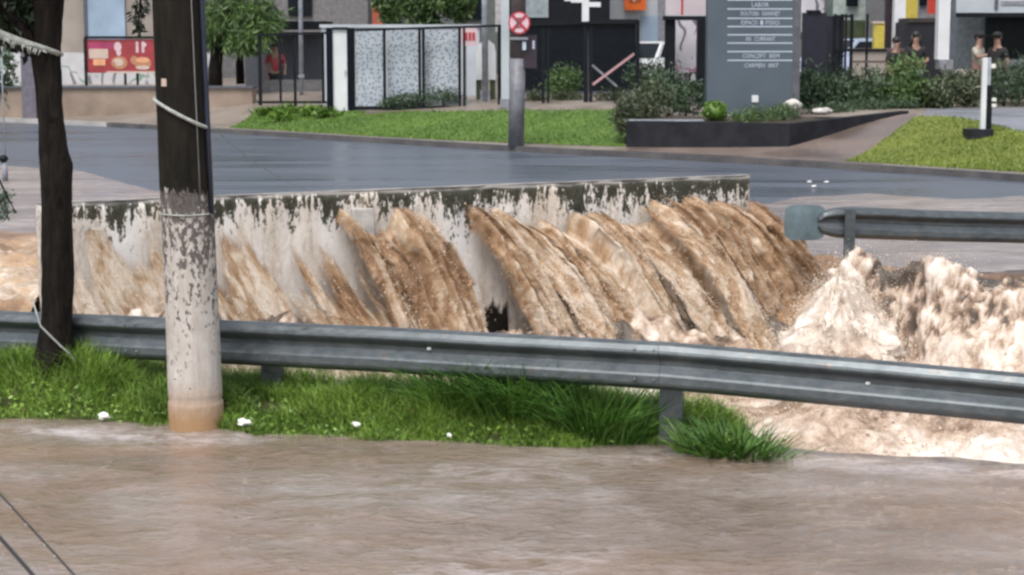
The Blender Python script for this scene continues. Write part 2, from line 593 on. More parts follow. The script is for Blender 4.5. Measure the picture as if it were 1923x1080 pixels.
def m_thinflood():
    t = NT('thin_muddy_flood')
    v = t.coord((0.35, 1.0, 1.0))
    n1 = t.noise(v, 1.4, 5, 0.62, 0.6)
    n2 = t.noise(v, 9, 4, 0.65, 0.4)
    f = t.math('ADD', t.math('MULTIPLY', n1, 0.6), t.math('MULTIPLY', n2, 0.4))
    t.col(t.ramp(f, [(0.34, (0.13, 0.115, 0.115, 1)), (0.5, (0.23, 0.195, 0.185, 1)), (0.66, (0.40, 0.345, 0.32, 1))]))
    t.bump(n2, 0.5, 0.03)
    return t.set(0.25, 0.5)


def m_grassground(dark, light):
    t = NT('mown_grass')
    v = t.coord()
    n1 = t.noise(v, 0.8, 3)
    n2 = t.noise(v, 18, 4, 0.7)
    f = t.math('ADD', t.math('MULTIPLY', n1, 0.55), t.math('MULTIPLY', n2, 0.45))
    t.col(t.ramp(f, [(0.35, dark), (0.65, light)]))
    t.bump(n2, 0.8, 0.05)
    return t.set(0.7, 0.3)


def m_pave(name, a, b, sc=1.0):
    t = NT(name)
    v = t.coord()
    n1 = t.noise(v, 0.7 * sc, 4)
    n2 = t.noise(v, 12 * sc, 4, 0.7)
    f = t.math('ADD', t.math('MULTIPLY', n1, 0.6), t.math('MULTIPLY', n2, 0.4))
    t.col(t.ramp(f, [(0.35, a), (0.65, b)]))
    t.bump(n2, 0.3, 0.01)
    return t.set(t.ramp(n1, [(0.4, 0.3), (0.6, 0.55)]), 0.5)


def m_galv():
    t = NT('galvanised_steel')
    v = t.coord()
    n1 = t.noise(v, 3.5, 5, 0.65)
    n2 = t.noise(t.coord((1.0, 6.0, 6.0)), 5, 5, 0.7)
    f = t.math('ADD', t.math('MULTIPLY', n1, 0.5), t.math('MULTIPLY', n2, 0.5))
    t.col(t.ramp(f, [(0.32, (0.065, 0.078, 0.085, 1)), (0.52, (0.12, 0.138, 0.148, 1)), (0.7, (0.18, 0.20, 0.212, 1))]))
    gal = [l_ for l_ in t.t.links if l_.to_socket == t.p.inputs['Base Color']][0].from_socket
    mud = t.ramp(t.noise(v, 14, 5, 0.72), [(0.60, 0.0), (0.70, 0.7)])
    t.col(t.mix(mud, gal, (0.20, 0.15, 0.11, 1)))
    t.bump(n1, 0.15, 0.02)
    t.set(t.ramp(n2, [(0.35, 0.28), (0.65, 0.5)]), 0.5, 0.55)
    return t.m


def m_perf():
    t = NT('perforated_white_sheet')
    v = t.coord((1, 1, 1))
    vo = t.n('ShaderNodeTexVoronoi'); vo.voronoi_dimensions = '2D'; vo.inputs['Scale'].default_value = 10.0
    sp_ = t.n('ShaderNodeSeparateXYZ'); t.l(v, sp_.inputs[0]); cb_ = t.n('ShaderNodeCombineXYZ'); t.l(sp_.outputs['X'], cb_.inputs['X']); t.l(sp_.outputs['Z'], cb_.inputs['Y'])
    t.l(cb_.outputs[0], vo.inputs['Vector'])
    d = t.ramp(vo.outputs['Distance'], [(0.22, 1.0), (0.34, 0.0)])
    n = t.noise(v, 2.0, 3)
    c = t.ramp(n, [(0.35, (0.36, 0.40, 0.46, 1)), (0.65, (0.46, 0.50, 0.55, 1))])
    t.col(t.mix(t.math('MULTIPLY', d, 0.75), c, (0.11, 0.14, 0.19, 1)))
    return t.set(0.45, 0.5)


def m_graffiti(base, inks, sc=1.0):
    t = NT('scribbled_wall')
    v = t.coord()
    n = t.noise(v, 1.0 * sc, 3)
    c = t.ramp(n, [(0.35, tuple(x * 0.8 for x in base[:3]) + (1,)), (0.65, base)])
    for i, ink in enumerate(inks):
        w = t.n('ShaderNodeTexWave')
        w.inputs['Scale'].default_value = (0.55 + 0.25 * i) * sc
        w.inputs['Distortion'].default_value = 14 + 5 * i
        w.inputs['Detail'].default_value = 2.0
        w.inputs['Detail Scale'].default_value = 0.8 + 0.4 * i
        w.bands_direction = 'X' if i % 2 == 0 else 'DIAGONAL'
        t.l(v, w.inputs['Vector'])
        line = t.ramp(w.outputs['Fac'], [(0.05, 1.0), (0.16, 0.0)])
        reg = t.ramp(t.noise(v, 0.9 * sc + 0.6 * i, 1), [(0.48, 0.0), (0.54, 1.0)])
        c = t.mix(t.math('MULTIPLY', t.math('MULTIPLY', line, reg), 0.8), c, ink)
    t.col(c)
    return t.set(0.6, 0.3)


M['bark'] = m_bark()
M['pole'] = m_pole()
M['wall'] = m_wall()
M['flow'] = m_flow()
M['churn'] = m_churn()
M['near'] = m_nearwater()
M['road'] = m_road()
M['thin'] = m_thinflood()
M['grass_far'] = m_grassground((0.050, 0.105, 0.018, 1), (0.130, 0.215, 0.038, 1))
M['grass_mound'] = m_grassground((0.10, 0.125, 0.022, 1), (0.20, 0.225, 0.045, 1))
M['pave'] = m_pave('wet_pavement', (0.15, 0.125, 0.105, 1), (0.26, 0.22, 0.185, 1))
M['brickpave'] = m_pave('brown_pavement', (0.095, 0.072, 0.062, 1), (0.20, 0.155, 0.135, 1))
M['drive'] = m_pave('driveway_concrete', (0.14, 0.15, 0.17, 1), (0.22, 0.23, 0.26, 1))
M['kerb'] = m_pave('kerb_stone', (0.055, 0.055, 0.06, 1), (0.14, 0.13, 0.125, 1), 2)
M['galv'] = m_galv()
M['perf'] = m_perf()
M['graf_white'] = m_graffiti((0.58, 0.58, 0.60, 1), [(0.10, 0.10, 0.12, 1), (0.16, 0.28, 0.20, 1)], 1.0)
M['graf_board'] = m_graffiti((0.62, 0.60, 0.66, 1), [(0.04, 0.04, 0.07, 1), (0.30, 0.10, 0.16, 1)], 1.6)
M['grass_blade'] = leafmat('grass_blades', (0.055, 0.125, 0.018, 1), (0.225, 0.36, 0.055, 1), 2.2)
M['blade_dark'] = leafmat('long_grass_blades', (0.030, 0.085, 0.014, 1), (0.11, 0.235, 0.036, 1), 4)
M['foam'] = plain('spray_foam', (0.74, 0.65, 0.56), 0.5, 0.12, 2.0, 0.0)
def m_spray(name, c):
    t = NT(name)
    d = t.n('ShaderNodeBsdfDiffuse'); d.inputs[0].default_value = c
    tr = t.n('ShaderNodeBsdfTranslucent'); tr.inputs[0].default_value = c
    mx = t.n('ShaderNodeMixShader'); mx.inputs[0].default_value = 0.5
    t.l(d.outputs[0], mx.inputs[1]); t.l(tr.outputs[0], mx.inputs[2])
    out = [n_ for n_ in t.t.nodes if n_.type == 'OUTPUT_MATERIAL'][0]
    t.l(mx.outputs[0], out.inputs[0])
    return t.m


M['foam'] = m_spray('spray_foam', (0.86, 0.78, 0.69, 1))
M['foam_tan'] = m_spray('spray_muddy', (0.66, 0.52, 0.40, 1))

# ================================================================== THE SETTING
# ---- far road
def loft(name, A, B, zoff, mat, na=80, nb=10, zf=None, kind='structure'):
    """a sheet between two polylines of world points, draped on zf"""
    def rs(P):
        P = np.array([(p[0], p[1]) for p in P])
        d = np.r_[0, np.cumsum(np.hypot(*np.diff(P, axis=0).T))]
        t = np.linspace(0, d[-1], na)
        return np.stack([np.interp(t, d, P[:, 0]), np.interp(t, d, P[:, 1])], 1)
    a, b = rs(A), rs(B)
    w = np.linspace(0, 1, nb)[:, None, None]
    XY = a[None] * (1 - w) + b[None] * w
    X, Y = XY[..., 0], XY[..., 1]
    Z = (zf(X, Y) if zf else np.zeros_like(X)) + zoff
    o = npmesh(name, np.stack([X, Y, Z], -1).reshape(-1, 3), gridfaces(nb, na), mat, smooth=True)
    return tag(o, kind=kind) if kind else o


kb = [(k.x, k.y) for k in KERB]
road_front = [(-70, 19.0), (-9, 17.5), (-3.0, 16.3), (2.6, 18.9), (9, 18.9), (60, 16.0)]
tag(loft('road', [(x, y) for x, y in road_front], kb, ROAD_Z, M['road'], 60, 30), kind='structure')
q = MB()
for i in range(len(road_front) - 1):
    (xa, ya), (xb, yb) = road_front[i], road_front[i + 1]
    q.prism([(xa, ya + 0.01, -1.4), (xb, yb + 0.01, -1.4), (xb, yb + 0.01, ROAD_Z - 0.004), (xa, ya + 0.01, ROAD_Z - 0.004)], (0, 0.3, 0))
tag(q.build('channel_wall', M['soil']), kind='structure')
# kerb with a real step
M['kerb_pale'] = m_pave('limed_kerb', (0.30, 0.29, 0.28, 1), (0.45, 0.44, 0.42, 1), 2)
kerbm = MB()
kerbp = MB()
for i in range(len(KERB) - 1):
    a, b = KERB[i], KERB[i + 1]
    n = Vector((-(b - a).y, (b - a).x, 0)).normalized() * 0.15
    (kerbp if i < 3 else kerbm).prism([(a.x, a.y, ROAD_Z - 0.05), (b.x, b.y, ROAD_Z - 0.05), (b.x, b.y, ROAD_Z + 0.12), (a.x, a.y, ROAD_Z + 0.12)], n)
tag(kerbm.build('kerb', M['kerb']), kind='structure')
tag(kerbp.build('kerb', M['kerb_pale']), kind='structure')
# terrain beyond the kerb
far_line = [(x - 10 if x < 0 else x + 10, y + 75) for x, y in kb]
kb2 = [(x + 0.03, y + 0.13) for x, y in kb]
loft('ground', kb2, far_line, -0.001, M['pave'], 160, 90, hfar)
# ground plane to the horizon, below everything
g = MB(); g.box((0, 300, -1.6), (1600, 1600, 0.2)); tag(g.build('terrain', M['soil']), kind='structure')

def kerb_seg(px0, px1, off):
    ks = [(k.x, k.y) for k in KERB]
    x0, x1 = onz(px0, float(np.interp(px0, [p[0] for p in KERB_PX], [p[1] for p in KERB_PX])), ROAD_Z).x, onz(px1, float(np.interp(px1, [p[0] for p in KERB_PX], [p[1] for p in KERB_PX])), ROAD_Z).x
    return [(x, float(np.interp(x, KX, KY)) + off) for x in np.linspace(x0, x1, 30)]


PXL = lambda pts: [G(x, y) for x, y in pts]
loft('grass_verge', PXL([(432, 240), (560, 247), (700, 256), (850, 264), (1000, 270), (1172, 276)]), PXL([(486, 203), (560, 204), (700, 210), (850, 210), (1000, 208), (1190, 208)]), 0.012, M['grass_far'], 120, 24, hfar)
loft('pavement', kerb_seg(1180, 1660, 0.24), PXL([(1180, 277), (1480, 272), (1722, 213)]), 0.008, M['brickpave'], 90, 24, hfar)
loft('grass_mound', kerb_seg(1600, 2150, 0.75), PXL([(1722, 220), (1790, 221), (1923, 250), (2150, 275)]), 0.016, M['grass_mound'], 90, 24, lambda x, y: hfar(x, y) + 0.0)
loft('driveway', PXL([(1735, 222), (1800, 224), (1923, 252), (2150, 278)]), PXL([(1740, 206), (1800, 204), (1923, 203), (2150, 203)]), 0.010, M['drive'], 60, 12, hfar)

def tufts(px_poly_lo, px_poly_hi, n, seed):
    rg = np.random.default_rng(seed)
    lo = [(p[0], p[1]) for p in px_poly_lo]; hi = [(p[0], p[1]) for p in px_poly_hi]
    def samp(P, t):
        P = np.array(P); d = np.r_[0, np.cumsum(np.hypot(*np.diff(P, axis=0).T))]
        return np.interp(t * d[-1], d, P[:, 0]), np.interp(t * d[-1], d, P[:, 1])
    t, w = rg.uniform(0, 1, n), rg.uniform(-0.03, 1.02, n)
    ax_, ay_ = samp(lo, t); bx2, by2 = samp(hi, t)
    return ax_ * (1 - w) + bx2 * w, ay_ * (1 - w) + by2 * w


FARTUFT = [tufts(PXL([(432, 240), (560, 247), (700, 256), (850, 264), (1000, 270), (1172, 276)]), PXL([(486, 203), (560, 204), (700, 210), (850, 210), (1000, 208), (1190, 208)]), 15000, 3),
           tufts(kerb_seg(1600, 2150, 0.75), PXL([(1722, 220), (1790, 221), (1923, 250), (2150, 275)]), 13000, 4)]

# ---- near water
EDGE = [(-40, 20.0), (-9, 13.9), (-6, 13.2), (-3.45, 12.50), (-2.75, 12.33), (-2.09, 12.20), (-1.4, 11.95), (-0.885, 11.77), (0.0, 11.60), (0.46, 11.55), (0.97, 11.70), (1.64, 11.70), (3.09, 11.22), (5.0, 10.6), (8, 9.7), (40, 0.0)]
EX = np.array([e[0] for e in EDGE]); EY = np.array([e[1] for e in EDGE])
edge_y = lambda x: np.interp(x, EX, EY)
xs = np.r_[np.linspace(-38, -6, 16)[:-1], np.linspace(-6, 6, 560), np.linspace(6, 38, 16)[1:]]
vs = np.r_[np.linspace(0, 0.62, 14)[:-1], np.linspace(0.62, 1, 260)]
Xg, Vg = np.meshgrid(xs, vs)
Eg = edge_y(Xg) + 0.30
Yg = -12 + (Eg + 12) * Vg
ripple = 0.013 * fbm(Xg * 2.2, Yg * 4.2, 0.3, 4, 3) + 0.014 * fbm(Xg * 0.8, Yg * 1.8, 0.3, 3, 9)
dpole = np.hypot(Xg + 2.07, (Yg - 12.2))
ripple += 0.015 * np.exp(-((dpole - 0.35) / 0.22) ** 2) * fbm(Xg * 6, Yg * 6, 0, 3, 4)
sd = edge_y(Xg) - Yg
lipm = sstep(1.45, 1.9, Xg)
Zg = ripple + lipm * (-0.55 * sstep(0.05, -0.26, sd) * 1.0)
foamN = np.exp(-((Xg + 3.0) / 0.75) ** 2 - ((sd - 0.30) / 0.14) ** 2) * 1.0
foamN += 0.75 * sstep(1.3, 2.0, Xg) * np.exp(-((sd - 0.42) / 0.22) ** 2) * (0.5 + 0.5 * fbm(Xg * 2, Yg * 2, 0, 2, 5))
foamN += 0.6 * np.exp(-((Xg - 1.05) / 0.4) ** 2 - ((sd - 0.22) / 0.12) ** 2)
foamN += 0.55 * np.clip(fbm(Xg * 0.55 + 3, Yg * 0.9, 0, 3, 27) - 0.25, 0, 1)
foamN += 0.3 * np.exp(-((dpole - 0.4) / 0.25) ** 2)
tag(npmesh('flood_water', np.stack([Xg, Yg, Zg], -1).reshape(-1, 3), gridfaces(*Xg.shape), M['near'], attr={'foam': np.clip(foamN, 0, 1)}), kind='structure')

# ---- rail line (needed for the bank)
RAIL = [(-9.0, 15.0), (-6.0, 14.15), (-3.62, 13.3), (-2.2, 12.77), (-0.92, 12.25), (1.01, 11.62), (3.05, 10.85), (5.0, 10.0), (8.0, 8.6)]
RX = np.array([r[0] for r in RAIL]); RY = np.array([r[1] for r in RAIL])
rail_y = lambda x: np.interp(x, RX, RY)

# ---- bank of earth under the grass
bx_ = np.linspace(-12, 1.9, 280)
bt = np.linspace(0, 1, 40)
Xb, Tb = np.meshgrid(bx_, bt)
wback = np.maximum(rail_y(Xb) + 0.42, edge_y(Xb) + 0.45)
Yb = (edge_y(Xb) - 0.12) + (wback - edge_y(Xb) + 0.6) * Tb
fade = sstep(1.85, 1.2, Xb)


def bank_z(x, y):
    s = y - edge_y(x)
    back = np.maximum(rail_y(x) + 0.42, edge_y(x) + 0.45) - y
    z = -0.03 + 0.15 * sstep(-0.05, 0.5, s) + 0.03 * fbm(x * 3, y * 3, 0, 3, 21)
    z = z + 0.17 * np.exp(-((x + 3.25) / 0.55) ** 2 - ((y - 12.95) / 0.32) ** 2)
    z = z - 0.95 * sstep(0.05, -0.5, back)
    return z - 0.25 * sstep(1.3, 1.85, x)


tag(npmesh('bank', np.stack([Xb, Yb, bank_z(Xb, Yb)], -1).reshape(-1, 3), gridfaces(*Xb.shape), M['turf_soil']), kind='structure')

# ---- the parapet plane
WA = atd(70, 384, 15.25); WB = atd(1408, 330, 18.55)
wdir = Vector((WB.x - WA.x, WB.y - WA.y, 0)); WL = wdir.length; wdir.normalize()
wnor = Vector((wdir.y, -wdir.x, 0))          # towards the camera
if wnor.y > 0: wnor = -wnor


def wsz(px, py):
    """(distance along the parapet, height) of a photo point on the parapet face"""
    d = ray(px, py)
    # origin (0,0,H) + t d ; (p - WA) . wnor = 0
    t = (Vector((WA.x, WA.y, 0)).dot(wnor)) / (d.x * wnor.x + d.y * wnor.y)
    p = Vector((d.x * t, d.y * t, H + d.z * t))
    return (Vector((p.x - WA.x, p.y - WA.y, 0)).dot(wdir), p.z)


def wpt(s, z, out=0.0):
    return Vector((WA.x + wdir.x * s + wnor.x * out, WA.y + wdir.y * s + wnor.y * out, z))


# ---- channel water
BASE = -0.45
cx = np.r_[np.linspace(-14, -6, 40)[:-1], np.linspace(-6, 6.5, 620), np.linspace(6.5, 16, 50)[1:]]
ct = np.linspace(0, 1, 380)
Xc, Tc = np.meshgrid(cx, ct)
y0 = edge_y(Xc) - 0.35
wall_y = np.interp(Xc, [-14, WA.x, WB.x, 4.0, 16], [12.5, WA.y, WB.y, 19.4, 19.4])
Yc = y0 + (wall_y - 0.02 - y0) * Tc
gs = lambda x0, y0_, sx, sy, h: h * np.exp(-((Xc - x0) / sx) ** 2 - ((Yc - y0_) / sy) ** 2)
Zc = BASE + 0.07 * fbm(Xc * 1.3, Yc * 1.3, 0, 4, 31) + 0.035 * fbm(Xc * 6, Yc * 6, 0, 3, 33)
wallfoot = np.exp(-((wall_y - Yc - 0.45) / 0.55) ** 2) * sstep(3.2, 2.2, Xc)
Zc += np.interp(Xc, [-4, -2.2, -1.2, -0.3, 2.2], [0.72, 0.60, 0.38, 0.32, 0.36]) * wallfoot * (1 + 0.25 * fbm(Xc * 3.3, Yc * 3, 0, 3, 37)) + 0.07 * wallfoot * fbm(Xc * 5, Yc * 5, 0, 4, 39, 0.55)
# standing waves to the right of the cascade
hump = gs(2.80, 15.0, 0.42, 0.50, 0.60) + gs(3.0, 16.5, 0.50, 0.36, 1.02) + gs(3.65, 16.15, 0.48, 0.40, 0.82) + gs(4.35, 15.8, 0.65, 0.50, 0.76) + gs(5.3, 15.5, 0.9, 0.6, 0.72) + gs(3.6, 14.5, 0.9, 0.5, 0.26) + gs(2.6, 14.2, 0.5, 0.5, 0.22) + gs(4.8, 14.3, 0.9, 0.6, 0.25)
hollow = gs(3.28, 15.75, 0.30, 0.22, 0.30)
rough = np.clip(hump * 1.6, 0, 1)
Zc += hump - hollow
# flood level behind: water sliding over the road edge to the right of the wall
back = sstep(2.3, 2.7, Xc) * sstep(17.2, 18.9, Yc)
Zc = Zc * (1 - back) + (ROAD_Z + 0.05 + 0.03 * fbm(Xc * 2, Yc * 2, 0, 3, 51)) * back
P0_ = np.stack([Xc, Yc, Zc], -1)
du = np.gradient(P0_, axis=1); dv = np.gradient(P0_, axis=0)
Nn = np.cross(du, dv); Nn /= np.linalg.norm(Nn, axis=-1, keepdims=True) + 1e-9
Nn[Nn[..., 2] < 0] *= -1
w1 = fbm(Xc * 3.2, Yc * 3.2, Zc * 3.2, 3, 47); w2 = np.abs(fbm(Xc * 7, Yc * 7, Zc * 7, 3, 48)); w3 = fbm(Xc * 18, Yc * 18, Zc * 18, 3, 49, 0.6)
nz = rough * (0.070 * w1 + 0.055 * w2 + 0.026 * w3)
foamC = 0.56 + 0.20 * (1 - rough) * sstep(15.0, 14.0, Yc) - 0.12 * wallfoot + 0.55 * wallfoot * fbm(Xc * 6, Yc * 6, 0, 4, 64, 0.65) - 0.45 * back
foamC += rough * (0.34 * w1 + 0.55 * (w2 - 0.28) + 0.30 * w3) + 0.10 * rough
foamC += 0.25 * fbm(Xc * 0.9, Yc * 0.9, 0, 3, 61) + 0.22 * (1 - rough) * fbm(Xc * 3.0, Yc * 4.0, 0, 4, 66, 0.6)
foamC -= 0.95 * np.exp(-((Xc - 3.42) / 0.34) ** 2 - ((Zc - 0.60) / 0.13) ** 2) * (Yc < 16.7) * (Yc > 15.2)
foamC -= 0.16 * np.exp(-((Xc - 3.9) / 0.7) ** 2 - ((Zc - 0.1) / 0.25) ** 2) * (Yc > 14.2)
foamC -= 0.42 * rough * sstep(0.0, 0.45, fbm(Xc * 6.5, Yc * 6.5, Zc * 7.5, 4, 63, 0.65)) * sstep(2.9, 3.3, Xc)
foamC -= 0.30 * sstep(2.4, 2.7, Xc) * sstep(16.6, 17.2, Yc)
foamC = np.clip(foamC, 0, 1)
P0_ = P0_ + Nn * nz[..., None]
Xd, Yd, Zc = P0_[..., 0], P0_[..., 1], P0_[..., 2]
channel = npmesh('channel_water', np.stack([Xd, Yd, Zc], -1).reshape(-1, 3), gridfaces(*Xc.shape), M['churn'], attr={'foam': foamC})
tag(channel, kind='structure')


def chan_z(x, y):
    j = np.clip(np.searchsorted(cx, x), 1, len(cx) - 1)
    yy0 = edge_y(x) - 0.35
    wy = np.interp(x, [-14, WA.x, WB.x, 4.0, 16], [12.5, WA.y, WB.y, 19.4, 19.4])
    i = np.clip(((y - yy0) / (wy - yy0) * 379).astype(int), 0, 379)
    return Zc[i, j]


# thin flood spreading over the far road, left and right of the parapet
def thin(name, A, B, z0, seed):
    def zf(X, Y): return z0 + 0.012 * fbm(X * 1.5, Y * 1.5, 0, 3, seed)
    return loft(name, A, B, 0.0, M['thin'], 90, 40, zf)


def onroad(px, py, z=ROAD_Z + 0.02): return onz(px, py, z)


thin('flood_sheet', [(2.45, 18.70), (4.0, 19.2), (7, 19.3), (20, 18.5)], [onroad(1412, 392), onroad(1500, 374), (onroad(1640, 368)), onroad(1800, 378), onroad(1923, 372), onroad(2300, 380)], ROAD_Z + 0.05, 71)
thin('flood_sheet', [(-14, 15.2), (-6, 14.9), (-3.8, 15.45), (-2.2, 16.4), (-0.3, 17.45)], [onroad(-300, 300), onroad(0, 312), onroad(150, 322), onroad(290, 360), onroad(480, 374)], ROAD_Z + 0.03, 73)

# ================================================================== THE PARAPET
OUT = [(70, 640), (400, 640), (908, 640), (910, 580), (928, 568), (958, 574), (964, 640), (1408, 640)]
osz = [wsz(x, y) for x, y in OUT]
oS = np.array([p[0] for p in osz]); oZ = np.array([p[1] for p in osz])
oZ[np.array([y == 640 for _, y in OUT])] = BASE - 0.4
TS = np.array([wsz(x, y) for x, y in [(70, 384), (300, 374), (700, 358), (1100, 342), (1408, 330)]])
wtop = lambda s: np.interp(s, TS[:, 0], TS[:, 1])
ss = np.linspace(0, WL, 700)
zt = wtop(ss) + 0.006 * fbm(ss * 5, 0, 0, 3, 81)
zb = np.interp(ss, oS, oZ)
zb = np.where(zb > BASE - 0.2, zb + 0.07 * fbm(ss * 13, 1.0, 0, 4, 83, 0.7), zb)
rows = 26
TH = 0.06
w = np.linspace(0, 1, rows)[:, None]
Zw = zt[None] * (1 - w) + zb[None] * w
Sw = np.repeat(ss[None], rows, 0)
dep = 0.010 * fbm(Sw * 4, Zw * 4, 0, 4, 85)
Pf = np.stack([WA.x + wdir.x * Sw + wnor.x * dep, WA.y + wdir.y * Sw + wnor.y * dep, Zw], -1)
Pb = np.stack([WA.x + wdir.x * Sw - wnor.x * TH, WA.y + wdir.y * Sw - wnor.y * TH, Zw], -1)
V = np.concatenate([Pf.reshape(-1, 3), Pb.reshape(-1, 3)])
nF = rows * 700
f1 = gridfaces(rows, 700)
f2 = gridfaces(rows, 700)[:, ::-1] + nF
top = np.stack([np.arange(699), np.arange(699) + nF, np.arange(1, 700) + nF, np.arange(1, 700)], 1)
bo = (rows - 1) * 700
bot = np.stack([np.arange(699) + bo, np.arange(1, 700) + bo, np.arange(1, 700) + bo + nF, np.arange(699) + bo + nF], 1)
r_ = np.arange(rows - 1) * 700
e1_ = np.stack([r_, r_ + 700, r_ + 700 + nF, r_ + nF], 1)
e2_ = np.stack([r_ + 699, r_ + 699 + nF, r_ + 1399 + nF, r_ + 1399], 1)
uvw = np.stack([Sw, zt[None] - Zw], -1).reshape(-1, 2)
parapet = empty('parapet', (WA.x + wdir.x * WL / 2, WA.y + wdir.y * WL / 2, 0), 'low white parapet streaked with black algae, brown water bursting through it', 'wall')
npmesh('wall', V, np.concatenate([f1, f2, top, bot, e1_, e2_]), M['wall'], parapet, uv=np.concatenate([uvw, uvw]), smooth=False)
cop = MB()
for k in range(12):
    a = wpt(WL * k / 12, float(wtop(WL * k / 12)) + 0.006, -0.028); b = wpt(WL * (k + 1) / 12, float(wtop(WL * (k + 1) / 12)) + 0.006, -0.028)
    cop.bar(a, b, TH + 0.004, 0.008)
cop.build('coping', plain('coping_concrete', (0.30, 0.285, 0.27), 0.7, 0.5, 5), parapet)
M['block'] = plain('stained_plaster', (0.50, 0.48, 0.46), 0.6, 0.35, 6, 0.5)
# chipped plaster blocks standing proud of the face
for (x0, y0_, x1, y1_) in [(657, 392, 698, 447), (930, 398, 957, 434)]:
    s0, za = wsz(x0, y0_); s1, zb_ = wsz(x1, y1_)
    q = MB(); c = wpt((s0 + s1) / 2, (za + zb_) / 2, 0.035)
    q.box(c, (s1 - s0, 0.07, za - zb_), rz=math.atan2(wdir.y, wdir.x), bev=0.006)
    q.build('plaster_block', M['block'], parapet)

# ================================================================== FALLING WATER
def jet(px0, px1, py, vx, vy, bulge, foam0, seed, out0=0.03, wide=1.28, nu=84, nv=210, arch=0.0, zend=BASE - 0.12, ragged=0.03, vz=1.1, tilt=0.07):
    vx, vy = vx * 1.55, vy * 1.3
    """one tongue of muddy water leaving the parapet; ridges run along the flow and carry the foam"""
    s0, za = wsz(px0, py); s1, zb_ = wsz(px1, py)
    u = np.linspace(0, 1, nu); v = np.linspace(0, 1, nv)
    U, Vv = np.meshgrid(u, v)
    wid = s1 - s0
    arc = np.sqrt(np.clip(1 - (2 * U - 1) ** 2, 0, 1))
    z0 = (za * (1 - U) + zb_ * U) - arch * (1 - arc) + ragged * fbm(U * wid * 14, seed, 0, 3, seed)
    dz = max(0.1, float(np.mean(z0)) - zend)
    T = (-vz + math.sqrt(vz * vz + 19.6 * dz)) / 9.8
    t = T * Vv
    uu = U * wid                                           # metres across
    fall = vz * t + 4.9 * t * t
    L = np.sqrt((vx * t) ** 2 + (vy * t) ** 2 + fall ** 2) * 1.1
    lag = 0.05 * fbm(uu * 2.2, seed * 1.7, 0, 2, seed + 2)
    S = s0 + wid * (0.5 + (U - 0.5) * (1 + (wide - 1) * Vv)) + vx * t * (1 + lag)
    warp = 0.05 * fbm(uu * 2, L * 1.2, seed, 3, seed + 3)
    r1 = 1 - np.abs(fbm((uu + warp) * 4.5, L * 0.45, seed, 2, seed + 5)) * 1.6
    r2 = 1 - np.abs(fbm((uu + warp) * 12, L * 1.6, seed, 3, seed + 6)) * 1.5
    r3 = fbm((uu + warp) * 26, L * 8, seed, 4, seed + 7, 0.62)
    r4 = fbm((uu + warp) * 7, L * 3.0, seed, 3, seed + 8)
    amp = sstep(0.0, 0.35, Vv)
    grow = 0.25 + 0.75 * sstep(0, 0.4, Vv)
    O = out0 + bulge * arc * grow + tilt * (1 - U) * grow + vy * t * (1 + lag) + amp * (0.040 * r1 + 0.014 * r2 + 0.010 * r3 * (0.4 + Vv) + 0.022 * r4)
    S = S + amp * (0.010 * r3 + 0.020 * r4 * Vv)
    Z = z0 - fall + amp * 0.010 * fbm(uu * 18, L * 9, seed, 3, seed + 11)
    P = np.stack([WA.x + wdir.x * S + wnor.x * O, WA.y + wdir.y * S + wnor.y * O, Z], -1)
    fo = foam0 + 0.34 * (r2 - 0.45) + 0.30 * (r1 - 0.5) + 0.40 * r3 + 0.22 * r4 + 0.62 * (Vv - 0.35) + 0.20 * sstep(0.14, 0.0, Vv)
    fo += 0.40 * np.exp(-(uu / 0.028) ** 2) * sstep(0.05, 0.3, Vv)
    fo += 0.30 * fbm(uu * 1.6, L * 1.0, seed, 2, seed + 13)
    cov = 1.3 * sstep(0.0, 0.30, U) * sstep(1.0, 0.70, U) * (0.25 + 0.75 * sstep(0.0, 0.22, Vv)) + 0.1
    o = npmesh('falling_water', P.reshape(-1, 3), gridfaces(nv, nu), M['flow'], uv=np.stack([uu + seed * 3.7, L], -1).reshape(-1, 2), attr={'foam': np.clip(fo, 0, 1), 'cover': np.clip(cov, 0, 1)})
    tag(o, kind='structure')
    return P


def saw(x, knots, seed):
    """0..1 sawtooth between knots: 1 at a knot, falling to 0 at the next, with a steep step"""
    k = np.array(knots)
    i = np.clip(np.searchsorted(k, x, side='right') - 1, 0, len(k) - 2)
    f = np.clip((x - k[i]) / (k[i + 1] - k[i]), 0, 1)
    rise = sstep(0.0, 0.24, f)
    return rise * (1 - 0.9 * f ** 1.1), f, i


